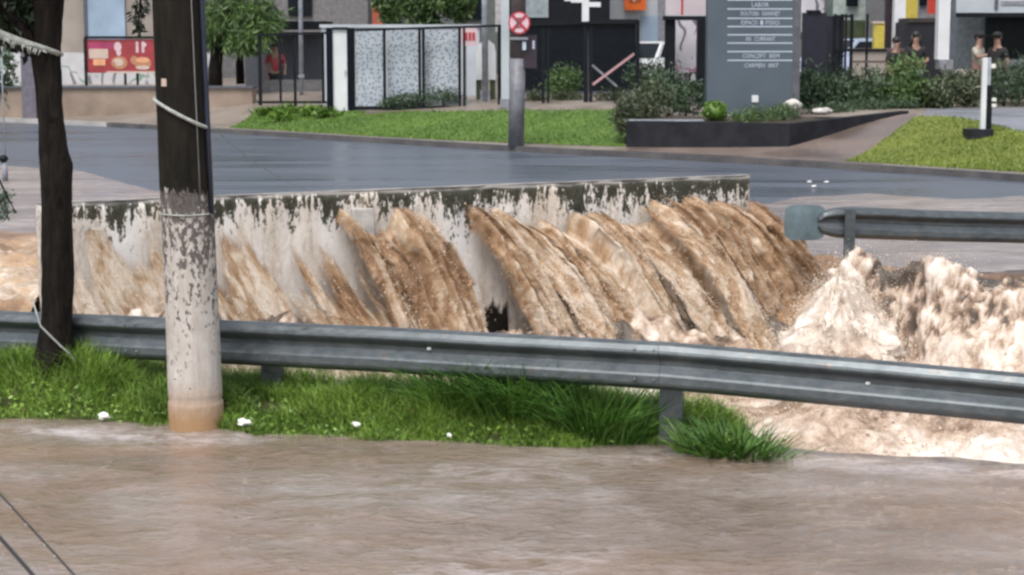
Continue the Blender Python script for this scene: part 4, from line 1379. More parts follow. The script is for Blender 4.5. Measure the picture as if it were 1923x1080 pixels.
# ================================================================== LIMEWASHED POLE
pb = atd(370, 812, 12.25); pt = atd(335, 0, 12.25)
ax = (pt - pb) / (pt.z - pb.z)
pole = empty('utility_pole', (pb.x, pb.y, 0), 'thick wooden utility pole, dark above and peeling white limewash below, standing in flood water', 'utility pole')
nr, nc = 170, 48
zz = np.r_[np.linspace(-0.5, 3.1, 150), np.linspace(3.2, 9.0, 20)]
aa = np.linspace(0, 2 * math.pi, nc + 1)
A_, Z_ = np.meshgrid(aa, zz)
R_ = np.interp(Z_, [-0.5, 0, 3, 9], [0.188, 0.186, 0.168, 0.14]) + 0.0022 * fbm(np.cos(A_) * 4, np.sin(A_) * 4, Z_ * 1.2, 4, 201)
R_ = R_ - 0.012 * np.exp(-((Z_ - 0.205) / 0.010) ** 2) - 0.003 * (Z_ > 0.205) * (Z_ < 1.6)
Xp = pb.x + ax.x * (Z_ - pb.z) + np.cos(A_) * R_
Yp_ = pb.y + ax.y * (Z_ - pb.z) + np.sin(A_) * R_
npmesh('shaft', np.stack([Xp, Yp_, Z_], -1).reshape(-1, 3), gridfaces(nr, nc + 1), M['pole'], pole, uv=np.stack([A_ * 0.18, Z_], -1).reshape(-1, 2))
pc_at = lambda z: Vector((pb.x + ax.x * (z - pb.z), pb.y + ax.y * (z - pb.z), z))
rad_at = lambda z: float(np.interp(z, [-0.5, 0, 3, 9], [0.188, 0.186, 0.168, 0.14]))
# wire band
zb1 = atd(360, 403, 12.08).z
q = MB(); q.tube([pc_at(zb1) + Vector((math.cos(t) * (rad_at(zb1) + 0.004), math.sin(t) * (rad_at(zb1) + 0.004), 0.006 * math.sin(t))) for t in np.linspace(0, 2 * math.pi, 40)], 0.006, 6, cap=False); q.build('wire_band', M['rope'], pole, True)
# conduit on the right flank
q = MB(); q.tube([pc_at(z) + Vector((math.cos(-0.42) * (rad_at(z) + 0.012), math.sin(-0.42) * (rad_at(z) + 0.012), 0)) for z in np.linspace(1.45, 8.8, 12)], 0.018, 8); q.build('conduit', plain('blue_black_conduit', (0.022, 0.028, 0.05), 0.3), pole, True)
q = MB(); q.tube([pc_at(z) + Vector((math.cos(-0.9) * (rad_at(z) + 0.004), math.sin(-0.9) * (rad_at(z) + 0.004), 0)) for z in np.linspace(1.5, 8.8, 12)], 0.0045, 6); q.build('earth_wire', M['wire'], pole, True)
# paper tag
c = atd(306, 155, 12.25 - 0.155)
q = MB(); q.box((c.x + 0.005, c.y + 0.01, c.z), (0.045, 0.006, 0.05), rz=-0.65); q.build('paper_tag', M['cream'], pole)
# rope wrapped across the front, and the wire leading off from it
za_, zb__ = atd(290, 187, 12.1).z, atd(395, 243, 12.1).z
rp = []
for t in np.linspace(0, 1, 16):
    an = math.pi + 0.05 + (math.pi - 0.1) * t
    z = za_ + (zb__ - za_) * (0.5 - 0.5 * math.cos(math.pi * t))
    rp.append(pc_at(z) + Vector((math.cos(an) * (rad_at(z) + 0.012), math.sin(an) * (rad_at(z) + 0.012), 0)))
rp = [rp[0] + Vector((0.02, 0.10, 0.01))] + rp
q = MB(); q.tube(rp, 0.0125, 7, 0.15); tag(q.build('rope', M['rope'], None, True), 'pale rope tied slanting across the dark upper part of the pole', 'rope')
wp = [rp[-1], rp[-1] + Vector((0.02, 0.05, -0.01))] + [Vector(rp[-1]).lerp(wpt(*wsz(640, 372), 0.02), t) + Vector((0, 0, -0.10 * 4 * t * (1 - t))) for t in np.linspace(0.1, 1, 9)]
q = MB(); q.tube(wp, 0.0022, 5); tag(q.build('wire', M['wire'], None, True), 'thin slack wire running from the pole rope to the parapet top', 'wire')

# ================================================================== NEAR TREE
TY = 12.95
TL = [(84, -170, 36), (87, -60, 31), (89, 0, 29), (90, 45, 25), (90, 82, 24), (86, 110, 27), (92, 170, 24), (97, 230, 23), (101, 285, 26), (106, 310, 29), (106, 345, 28), (106, 420, 27), (107, 500, 28), (108, 570, 29), (107, 620, 31), (103, 650, 35), (101, 675, 40), (100, 702, 45)]
kpx = F / TY
tree = empty('street_tree', (atd(102, 690, TY).x, TY, 0.1), 'tree with dark knotty wet trunk in the grass before the guardrail', 'tree')
tp = [atd(x, y, TY) for x, y, r in TL]; tr = [r / kpx for x, y, r in TL]
dd = np.r_[0, np.cumsum([(tp[i + 1] - tp[i]).length for i in range(len(tp) - 1)])]
tq = np.linspace(0, dd[-1], 120)
cen = np.stack([np.interp(tq, dd, [p[i] for p in tp]) for i in range(3)], 1)
rad = np.interp(tq, dd, tr)
an = np.linspace(0, 2 * math.pi, 33)
AA, QQ = np.meshgrid(an, tq)
RR = rad[:, None] * (1 + 0.10 * fbm(np.cos(AA) * 1.8, np.sin(AA) * 1.8, QQ * 3.5, 4, 211) + 0.05 * np.sin(AA * 5 + QQ * 3))
Vt = np.stack([cen[:, 0, None] + np.cos(AA) * RR, cen[:, 1, None] + np.sin(AA) * RR, cen[:, 2, None] + 0 * RR], -1)
npmesh('trunk', Vt.reshape(-1, 3), gridfaces(120, 33), M['bark'], tree)
lm = MB(); lm.tube([atd(88, 120, TY), atd(66, 96, TY), atd(38, 50, TY - 0.05), atd(10, 5, TY - 0.1), atd(-30, -80, TY - 0.2)], [0.07, 0.05, 0.045, 0.04, 0.035], 10, 0.12); lm.build('limb', M['bark'], tree, True)
lm = MB(); lm.tube([atd(95, -60, TY), atd(190, -110, TY), atd(262, -60, TY + 0.1), atd(264, 0, TY + 0.1), atd(259, 60, TY + 0.1)], [0.05, 0.02, 0.012, 0.008, 0.004], 7, 0.1); lm.build('limb', M['bark'], tree, True)
leafcloud('foliage', [atd(264, -20, TY + 0.1), atd(260, 25, TY + 0.1)], [(0.05, 0.04, 0.16), (0.035, 0.03, 0.12)], 260, 0.055, M['leaf_dark'], tree, 12, 0.4, 0.3, 3, 0.8)
leafcloud('foliage', [atd(20, 10, TY + 0.1), atd(-40, -40, TY), atd(45, 20, TY + .2)], [(0.20, 0.2, 0.26), (0.3, 0.25, 0.32), (0.13, 0.1, 0.26)], 3400, 0.085, M['leaf_dark'], tree, 26, 0.25, 0.38, 4, 0.4)
leafcloud('foliage', [atd(60, -160, TY), atd(180, -190, TY), atd(-100, -200, TY)], [(0.7, 0.6, 0.30)] * 3, 3600, 0.08, M['leaf_dark'], tree, 40, 0.22, 0.4, 5, 0.4)
# hanging sprig at the left edge
lm = MB(); lm.tube([atd(-60, 290, 12.4), atd(-5, 330, 12.4), atd(14, 370, 12.4), atd(30, 400, 12.4)], [0.010, 0.008, 0.006, 0.003], 6); lm.build('twig', M['bark'], tree, True)
leafcloud('foliage', [atd(8, 385, 12.4), atd(-30, 330, 12.4)], [(0.05, 0.05, 0.09), (0.07, 0.06, 0.12)], 210, 0.055, M['leaf_sage'], tree, 10, 0.35, 0.4, 6, 0.3)

# frayed rope round the trunk
rp = [atd(-90, 25, TY - 0.25), atd(-20, 56, TY - 0.2), atd(0, 64, TY - 0.18), atd(30, 76, TY - 0.15), atd(60, 84, TY - 0.11), atd(85, 92, TY - 0.115), atd(108, 100, TY - 0.05), atd(116, 103, TY + 0.05)]
q = MB(); q.tube(rp, [0.028, 0.030, 0.028, 0.024, 0.022, 0.019, 0.017, 0.012], 8, 0.35, seed=3)
r3 = random.Random(9)
for k in range(26):
    t = r3.random() * 4.9; i = int(t); p = rp[i].lerp(rp[i + 1], t - i) + Vector((0, -0.02, -0.015))
    q.tube([p, p + Vector((r3.uniform(-.02, .03), -0.005, -r3.uniform(.01, .06)))], [0.008, 0.003], 5)
tag(q.build('rope', M['rope'], None, True), 'thick frayed pale rope tied round the dark tree trunk', 'rope')
rp = [atd(60, 560, TY - 0.15), atd(76, 612, TY - 0.17), atd(96, 632, TY - 0.16), atd(112, 648, TY - 0.15), atd(130, 664, TY - 0.12), atd(150, 690, TY - 0.1)]
q = MB(); q.tube(rp, 0.007, 6, 0.3); tag(q.build('rope', M['rope'], None, True), 'thin pale cord slanting over the foot of the tree trunk', 'rope')

# two cables close to the lens, bottom left
for (a, b, r, lab) in [((-60, 862, 6.6), (240, 1190, 5.0), 0.0038, 'upper thin black cable crossing the bottom left corner, beaded with drops'), ((-60, 942, 5.9), (180, 1214, 4.8), 0.0062, 'lower thicker black cable in the bottom left corner')]:
    A, B = atd(*a), atd(*b)
    ext = (B - A)
    P0, P1 = A - ext * 0.8, B + ext * 1.2
    q = MB(); q.tube([P0.lerp(P1, t) for t in np.linspace(0, 1, 14)], r, 7)
    o = tag(q.build('cable', M['cable'], None, True), lab, 'cable', 'black cables in the bottom left corner')
    if r < 0.005:
        for k, t in enumerate((0.33, 0.375, 0.41, 0.45, 0.47)):
            p = P0.lerp(P1, t)
            q = MB(); q.ball(p + Vector((0, -0.002, -0.004)), 0.005, 1); q.build('water_drop', M['chrome'], o, True)

# ================================================================== BACKGROUND
def rect(mb, px0, px1, py0, py1, Y, thick, zb=None, Y1=None):
    """box whose front face covers the photo rectangle at depth Y"""
    Y1 = Y if Y1 is None else Y1
    m = (py0 + py1) / 2
    a = atd(px0, py0, Y); b = atd(px1, py0, Y1)
    z1 = a.z; z1b = b.z
    z0 = atd(px0, py1, Y).z if zb is None else zb
    z0b = atd(px1, py1, Y1).z if zb is None else zb
    xa, xb = atd(px0, m, Y).x, atd(px1, m, Y1).x
    n = Vector((-(Y1 - Y), (xb - xa), 0)).normalized() * thick
    mb.prism([(xa, Y, z0), (xb, Y1, z0b), (xb, Y1, z1b), (xa, Y, z1)], n)
    return mb


def R1(name, m, px0, px1, py0, py1, Y, thick, parent=None, zb=None, Y1=None):
    return rect(MB(), px0, px1, py0, py1, Y, thick, zb, Y1).build(name, m, parent)


def T1(name, label, cat, px, py, Y, group=None):
    p = atd(px, py, Y)
    return empty(name, (p.x, p.y, float(hfar(p.x, p.y))), label, cat, group)


TOP = -260
# -- left: houses, graffiti wall, low wall, billboard
b = T1('house', 'tan rendered house with a pale blue painted strip behind the red billboard', 'house', 150, 165, 68)
R1('wall', M['tan_wall'], -420, 300, TOP, 170, 68, 8, b)
R1('blue_strip', M['blue_wall'], 158, 232, TOP, 160, 67.9, 0.08, b)
R1('drain_pipe', M['conc_dark'], 154, 160, TOP, 110, 67.85, 0.1, b)
b = T1('house', 'grey house wall partly hidden by the leafy tree behind the left fence', 'house', 480, 100, 72)
R1('wall', plain('grey_render', (0.17, 0.17, 0.175), 0.7), 300, 690, TOP, 175, 72, 8, b)
R1('window', M['dark_glass'], 540, 585, -120, 30, 71.9, 0.06, b)
w_ = T1('garden_wall', 'long white wall covered with graffiti scribbles behind the red billboard', 'wall', 150, 160, 63)
R1('wall', M['graf_white'], -400, 395, 99, 168, 63, 0.2, w_)
w_ = T1('low_wall', 'low tan retaining wall along the far left pavement', 'wall', 250, 200, 56)
R1('wall', M['tan_low'], -500, 474, 166, 236, 55.5, 0.35, w_, Y1=52.5)
R1('coping', M['conc_dark'], -500, 474, 162, 166, 55.42, 0.5, w_, Y1=52.42)
p = T1('gatepost', 'square purple grey concrete post at the far left behind the tree', 'post', 52, 220, 53)
R1('shaft', plain('purple_grey', (0.14, 0.13, 0.16), 0.6), 40, 66, 84, 232, 53, 0.3, p)
R1('cap', M['grey_pole'], 37, 69, 78, 84, 52.96, 0.4, p)
p = T1('shrub', 'dark narrow shrub at the far left edge before the graffiti wall', 'shrub', 14, 200, 54)
leafcloud('foliage', [atd(8, 140, 54)], [(0.28, 0.25, 1.0)], 500, 0.16, M['leaf_hedge'], p, 20, 0.22, 0.45, 12)
R1('stem', M['bark'], 6, 10, 150, 232, 54, 0.06, p)

bb = T1('billboard', 'red food advertising billboard on black posts beside the graffiti wall', 'billboard', 225, 165, 60)
R1('panel', M['red'], 163, 300, 74, 137, 60, 0.06, bb)
R1('print_strip', M['magenta'], 166, 216, 80, 93, 59.99, 0.006, bb)
R1('print_box', M['cream'], 167, 203, 92, 110, 59.985, 0.006, bb)
R1('print_box', M['peach'], 175, 198, 111, 123, 59.985, 0.006, bb)
R1('frame', M['black_metal'], 158, 300, 68, 73, 59.96, 0.1, bb)
R1('frame', M['cream'], 200, 300, 134, 137, 59.955, 0.1, bb)
for x0, x1, y1 in ((158, 163, 172), (233, 237, 160), (256, 260, 160)):
    R1('post', M['black_metal'], x0, x1, 72 if x0 < 200 else 138, y1, 60.12 if x0 > 200 else 59.93, 0.08, bb)
def disc(name, m, px, py, rx, ry, Y, parent, th=0.008):
    c = atd(px, py, Y); k = F / Y
    q = MB(); q.prism([(c.x + math.cos(t) * rx / k, Y, c.z + math.sin(t) * ry / k) for t in np.linspace(0, 2 * math.pi, 20, endpoint=False)], (0, th, 0))
    return q.build(name, m, parent)
disc('print_figure', M['pinkw'], 221, 88, 7, 9, 59.985, bb); disc('print_figure', M['pinkw'], 223, 99, 4.5, 6, 59.982, bb)
for x in (255, 266):
    R1('print_stroke', M['pinkw'], x, x + 5, 78, 99, 59.985, 0.006, bb)
disc('print_stroke', M['pinkw'], 271, 84, 4, 4, 59.98, bb)
disc('print_food', M['bun'], 224, 118, 15, 12, 59.985, bb); disc('print_food', M['cream'], 222, 117, 10, 7, 59.98, bb); disc('print_food', M['bun'], 214, 121, 2.5, 5, 59.975, bb)
disc('print_food', M['bun'], 268, 119, 16, 12, 59.985, bb); disc('print_food', M['peach'], 268, 113, 13, 5, 59.98, bb); disc('print_food', M['cream'], 268, 127, 13, 4, 59.98, bb); disc('print_food', M['bun'], 252, 113, 7, 8, 59.982, bb)

# -- tree with light leaves behind the fence
tr_ = T1('garden_tree', 'bright green leafy tree rising behind the left end of the black fence', 'tree', 408, 165, 55)
q = MB(); q.tube([atd(405, 172, 55), atd(404, 130, 55), atd(408, 90, 55), atd(430, 30, 55), atd(450, -60, 55)], [0.22, 0.2, 0.19, 0.14, 0.08], 9, 0.1); q.build('trunk', M['bark'], tr_, True)
q = MB(); q.tube([atd(452, 158, 57), atd(450, 120, 57), atd(455, 60, 56.5), atd(480, -20, 56)], [0.13, 0.12, 0.1, 0.06], 8, 0.1); q.build('trunk', M['bark'], tr_, True)
leafcloud('crown', [atd(430, 20, 55), atd(490, 35, 55), atd(400, 60, 55), atd(460, 75, 54.5), atd(420, -120, 55), atd(520, -90, 56)], [(0.9, 0.8, 0.7), (0.6, 0.6, 0.6), (0.55, 0.6, 0.45), (0.6, 0.5, 0.3), (1.4, 1.2, 1.0), (1.1, 1.0, 0.9)], 9000, 0.30, M['leaf_tree'], tr_, 46, 0.26, 0.16, 13, 0.9)
gt = T1('garden_tree', 'green tree top rising over the pale boundary wall, behind the orange column', 'tree', 800, 40, 66)
q = MB(); q.tube([atd(800, 170, 66), atd(805, 40, 66), atd(815, -80, 66)], [0.2, 0.17, 0.1], 8, 0.1); q.build('trunk', M['bark'], gt, True)
leafcloud('crown', [atd(790, 15, 66), atd(735, 10, 67), atd(850, 5, 66), atd(800, -120, 66)], [(0.9, 0.7, 0.5), (0.5, 0.5, 0.6), (0.7, 0.5, 0.5), (1.8, 1.2, 1.3)], 6500, 0.24, M['leaf_tree'], gt, 30, 0.22, 0.42, 14, 0.3)

# -- back buildings, middle
b = T1('house', 'dark green grey house standing behind the pale boundary wall and orange column', 'house', 780, 40, 78)
R1('wall', plain('green_grey_render', (0.115, 0.135, 0.13), 0.7), 585, 960, TOP, 175, 78, 8, b)
R1('window', M['dark_glass'], 862, 908, -120, 36, 77.9, 0.06, b)
R1('door', plain('green_door', (0.05, 0.14, 0.08), 0.5), 716, 740, -60, 42, 77.9, 0.06, b)
p = T1('column', 'tall orange red column rising over the pale boundary wall', 'column', 707, 40, 70)
R1('shaft', plain('orange_red_paint', (0.42, 0.10, 0.05), 0.5, 0.3, 3), 698, 716, TOP, 60, 70, 0.35, p)
R1('band', M['cream'], 697, 717, 3, 9, 69.96, 0.43, p)

# fence geometry
FB = lambda px: float(np.interp(px, [380, 485, 612, 660, 940, 1200, 1340], [52.5, 51.0, 49.5, 48.8, 47.4, 46.4, 46.0]))
# boundary wall behind the fence
w_ = T1('boundary_wall', 'pale boundary wall with a light coping behind the black fence panels', 'wall', 740, 190, 51)
R1('wall', M['white_wall'], 604, 900, 52, 205, 51.5, 0.2, w_, zb=0.6)
R1('coping', M['white_wall'], 600, 904, 46, 52, 51.45, 0.3, w_)
# perforated screens
for k, (x0, x1, lab) in enumerate([(668, 719, 'perforated white screen panel, nearest to the black gate'), (727, 786, 'perforated white screen panel, the middle one of three behind the fence'), (797, 861, 'perforated white screen panel, nearest to the red and white notice')]):
    s_ = T1('screen_panel', lab, 'screen', (x0 + x1) / 2, 200, FB((x0 + x1) / 2) + 0.35, 'perforated white screens behind the fence')
    R1('sheet', M['perf'], x0, x1, 56, 203, FB(x0) + 0.35, 0.04, s_, Y1=FB(x1) + 0.35)
    R1('edge_trim', M['white_paint'], x0 - 1.2, x0, 56, 203, FB(x0) + 0.33, 0.08, s_)
# fence
fe = T1('fence', 'black metal fence of tall posts and rails along the far grass verge', 'fence', 800, 205, FB(800))
ftop = lambda px: float(np.interp(px, [660, 950, 1200, 1340], [56, 47, 38, 33]))
fbot = lambda px: float(np.interp(px, [660, 950, 1200], [205, 204, 204]))
for x0, x1 in ((720, 724), (786, 790), (793, 797), (861, 865), (870, 873), (935, 941), (944, 948), (1018, 1022), (1028, 1031), (1097, 1103), (1108, 1112), (1195, 1200)):
    R1('post', M['black_metal'], x0 - 0.6, x1 + 0.8, ftop(x0), fbot(x0), FB(x0), 0.07, fe)
for (a, b) in ((664, 953), (985, 1199)):
    q = MB(); q.bar(atd(a, ftop(a) + 1, FB(a) - 0.02), atd(b, ftop(b) + 1, FB(b) - 0.02), 0.07, 0.06); q.build('rail', M['black_metal'], fe)
q = MB(); q.bar(atd(664, 203, FB(664) - 0.02), atd(1199, 203, FB(1199) - 0.02), 0.07, 0.10); q.build('rail', M['black_metal'], fe)
q = MB(); q.bar(atd(690, 212, FB(690) - 0.3), atd(1172, 212, FB(1172) - 0.3), 0.25, 0.10); tag(q.build('plinth', M['pave']), 'thin pale concrete plinth strip along the foot of the black fence', 'plinth')
# left fence section
fl = T1('fence', 'lower black metal fence section left of the gate, before the leafy tree', 'fence', 550, 195, FB(550))
for x0, x1, y1 in ((485, 491, 198), (524, 528, 190), (551, 556, 200), (604, 609, 190)):
    R1('post', M['black_metal'], x0, x1, 64, y1, FB(x0), 0.07, fl)
q = MB(); q.bar(atd(485, 66, FB(485) - 0.02), atd(612, 62, FB(612) - 0.02), 0.06, 0.06); q.build('rail', M['black_metal'], fl)
q = MB(); q.bar(atd(485, 192, FB(485) - 0.02), atd(612, 192, FB(612) - 0.02), 0.06, 0.06); q.build('rail', M['black_metal'], fl)
# gate
M['ink'] = plain('black_paint', (0.006, 0.008, 0.014), 0.6, spec=0.1)
ga = T1('gate', 'narrow white gate leaf in a thick black frame between the fences', 'gate', 640, 208, FB(640))
for x0, x1 in ((613, 625), (652, 666)):
    R1('frame_post', M['ink'], x0, x1, 52, 211, FB(640) - 0.05, 0.14, ga)
R1('lintel', M['black_metal'], 624, 653, 51, 56, FB(640) - 0.05, 0.12, ga)
R1('gate_leaf', M['white_paint'], 625, 652, 57, 208, FB(640), 0.05, ga)
R1('handle', M['chrome'], 646, 649, 130, 137, FB(640) - 0.06, 0.05, ga)
# red-shirted figure behind the left fence
# -- dark things behind left fence
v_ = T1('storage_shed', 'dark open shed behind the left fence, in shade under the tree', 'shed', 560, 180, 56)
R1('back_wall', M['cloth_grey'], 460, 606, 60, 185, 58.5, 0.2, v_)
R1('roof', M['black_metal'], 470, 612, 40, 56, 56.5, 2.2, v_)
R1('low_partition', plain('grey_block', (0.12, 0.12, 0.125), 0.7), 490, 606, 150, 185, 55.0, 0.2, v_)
p = T1('lamp_post', 'slim grey post rising behind the left fence, left of the gate', 'post', 566, 180, 53.5)
q = MB(); q.cyl(atd(566, 178, 53.5), atd(562, TOP, 53.5), 0.065, 10); q.build('shaft', M['pale_pole'], p, True)
R1('collar', M['grey_pole'], 560, 571, 140, 146, 53.4, 0.16, p)
# -- notice, pole, white rounded cabinet
s_ = T1('notice', 'white notice with red marks on a post behind the fence', 'notice', 881, 80, FB(881) + 0.5)
R1('plate', M['pinkw'], 866, 896, 53, 86, FB(881) + 0.5, 0.02, s_)
for x in (873, 880, 887):
    R1('red_mark', M['sign_red'], x, x + 5, 61, 76, FB(881) + 0.49, 0.006, s_)
R1('post', M['grey_pole'], 872, 876, 86, 200, FB(881) + 0.52, 0.05, s_)
p = T1('lamp_post', 'grey lamp post standing just left of the no stopping sign, behind the fence', 'post', 911, 190, FB(911) + 0.9)
q = MB(); q.cyl(atd(911, 198, FB(911) + 0.9), atd(910, TOP, FB(911) + 0.9), 0.085, 10); q.build('shaft', M['pale_pole'], p, True)
R1('base_box', M['grey_pole'], 902, 920, 170, 198, FB(911) + 0.85, 0.2, p)
c_ = T1('cabinet', 'white rounded cabinet on dark legs beside the grey lamp post', 'cabinet', 912, 190, FB(911) + 1.4)
q = MB(); yy = FB(911) + 1.4
pts = [atd(894, 150, yy), atd(894, 100, yy), atd(898, 84, yy), atd(908, 76, yy), atd(918, 76, yy), atd(928, 84, yy), atd(931, 100, yy), atd(931, 150, yy)]
q.prism(pts, (0, 0.4, 0)); q.build('body', M['white_paint'], c_)
for x in (894, 920):
    R1('leg', M['leaf_olive'], x, x + 10, 150, 200, yy + 0.05, 0.3, c_)
p = T1('banner', 'narrow white vertical banner board directly left of the sign pole', 'banner', 948, 185, 46.5)
R1('board', M['white_wall'], 941, 956, TOP, 186, 46.6, 0.04, p)
R1('base', M['grey_pole'], 939, 958, 186, 203, 46.55, 0.16, p)

# -- sign pole
gp = G(969, 274); YS = gp.y
sp = empty('sign_pole', gp, 'round concrete pole carrying the no stopping sign on the far verge', 'pole')
q = MB(); q.cyl(atd(969, 276, YS), atd(972, 110, YS), 15 * YS / F, 18); q.build('shaft', plain('grey_concrete', (0.15, 0.155, 0.175), 0.5), sp, True)
q = MB(); q.cyl(atd(972, 110, YS), atd(977, TOP, YS), 14.8 * YS / F, 18, 13 * YS / F); q.build('upper_shaft', plain('brown_concrete', (0.13, 0.105, 0.10), 0.55), sp, True)
ns = T1('no_stopping_sign', 'round no stopping sign with crossed letter E on the far pole', 'sign', 975, 43, YS - 0.35)
ns.location = atd(975, 60, YS - 0.3)
disc('plate', M['sign_red'], 975, 43, 20.5, 21, YS - 0.28, ns, 0.02)
disc('face', M['pinkw'], 975, 43, 17.5, 18, YS - 0.288, ns, 0.006)
yy = YS - 0.292
for sg in (-1, 1):
    c = atd(975, 43, yy); k = F / yy
    q = MB(); q.box((c.x, yy + (0.002 if sg > 0 else 0), c.z), (37 / k, 0.004, 6.0 / k), rot=Matrix.Rotation(sg * math.radians(47), 3, 'Y')); q.build('cross_bar', M['sign_red'], ns)
q = MB(); k = F / yy; c = atd(975, 43, yy - 0.004)
q.box((c.x - 3.6 / k, yy - 0.004, c.z), (2.8 / k, 0.004, 18 / k))
for dz in (-8, 0, 8): q.box((c.x + 0.6 / k, yy - 0.004, c.z + dz / k), (5.4 / k, 0.0038, 2.8 / k))
q.build('letter', M['brownish'], ns)
R1('clamp', M['grey_pole'], 958, 992, 70, 75, YS - 0.27, 0.08, ns)
mb_ = T1('meter_box', 'dark purple box with pale stickers on the pole below the no stopping sign', 'box', 992, 90, YS - 0.2)
mb_.location = atd(990, 105, YS - 0.1)
R1('case', plain('purple_black', (0.035, 0.022, 0.035), 0.5), 983, 1008, 66, 128, YS - 0.12, 0.22, mb_)
R1('sticker', M['letter'], 981, 988, 78, 94, YS - 0.235, 0.006, mb_)
R1('sticker', M['letter'], 1000, 1004, 76, 92, YS - 0.125, 0.004, mb_)

# -- dark shop
sh = T1('shop', 'black fronted low shop building behind the fence, right of the sign pole', 'shop', 1090, 170, 53)
R1('front', M['dark_glass'], 983, 1194, 45, 172, 53, 6, sh)
R1('roof_edge', M['black_metal'], 980, 1198, 36, 45, 52.9, 6.4, sh)
R1('base', M['conc_dark'], 983, 1194, 172, 190, 52.9, 0.3, sh)
up = T1('building', 'tall black building with one pale window behind the black shop', 'building', 1080, 30, 62)
R1('wall', M['black_metal'], 955, 1146, TOP, 60, 62, 6, up)
R1('window', plain('pale_window', (0.26, 0.31, 0.33), 0.4), 982, 1030, -120, 33, 61.9, 0.1, up)
R1('wall', plain('lilac_render', (0.38, 0.36, 0.38), 0.6), 930, 956, TOP, 60, 61.8, 2, up)
wb_ = T1('building', 'pale blue white building carrying an orange sign, behind the dark gate posts', 'building', 1195, 100, 66)
R1('wall', M['white_wall'], 1146, 1345, TOP, 135, 66, 8, wb_)
R1('window', M['blue_wall'], 1205, 1240, 30, 92, 65.9, 0.06, wb_)
R1('pilaster', M['grey_pole'], 1238, 1250, TOP, 80, 65.8, 0.3, wb_)
os_ = T1('orange_sign', 'square orange sign fixed high on the pale building', 'sign', 1193, 15, 65.7)
os_.location = atd(1193, 20, 65.7)
R1('panel', M['orange'], 1173, 1213, -40, 19, 65.6, 0.12, os_)
R1('mark', plain('dark_orange', (0.35, 0.07, 0.01), 0.4), 1182, 1204, -6, 6, 65.59, 0.01, os_)
R1('mark', M['cream'], 1188, 1193, -2, 3, 65.58, 0.008, os_)
# white street sign with fingers
fs_ = T1('finger_sign', 'white finger post sign with stacked boards in front of the black shop', 'sign', 1100, 195, 47.2)
q = MB(); q.cyl(atd(1103, 200, 47.2), atd(1099, -40, 47.2), 0.05, 10); q.build('shaft', M['pale_pole'], fs_, True)
R1('sleeve', M['white_paint'], 1093, 1106, -5, 42, 47.1, 0.1, fs_)
for x0, x1, y0_, y1_ in ((1060, 1094, -12, 2), (1072, 1094, 2, 5), (1106, 1128, 4, 13), (1100, 1124, -14, -2)):
    R1('board', M['white_paint'], x0, x1, y0_, y1_, 47.12, 0.04, fs_)
# red and white X barrier
xb_ = T1('barrier', 'crossed red and white barrier slats leaning in front of the black shop', 'barrier', 1150, 165, 47.0)
q = MB(); q.bar(atd(1113, 159, 46.5), atd(1191, 101, 46.5), 0.03, 0.06); q.build('slat', plain('pink_white_paint', (0.50, 0.30, 0.32), 0.5), xb_)
q = MB(); q.bar(atd(1112, 122, 46.6), atd(1158, 162, 46.6), 0.03, 0.05); q.build('slat', M['grey_pole'], xb_)
q = MB(); q.bar(atd(1155, 205, 46.65), atd(1152, 125, 46.65), 0.04, 0.05); q.build('stand', M['black_metal'], xb_)

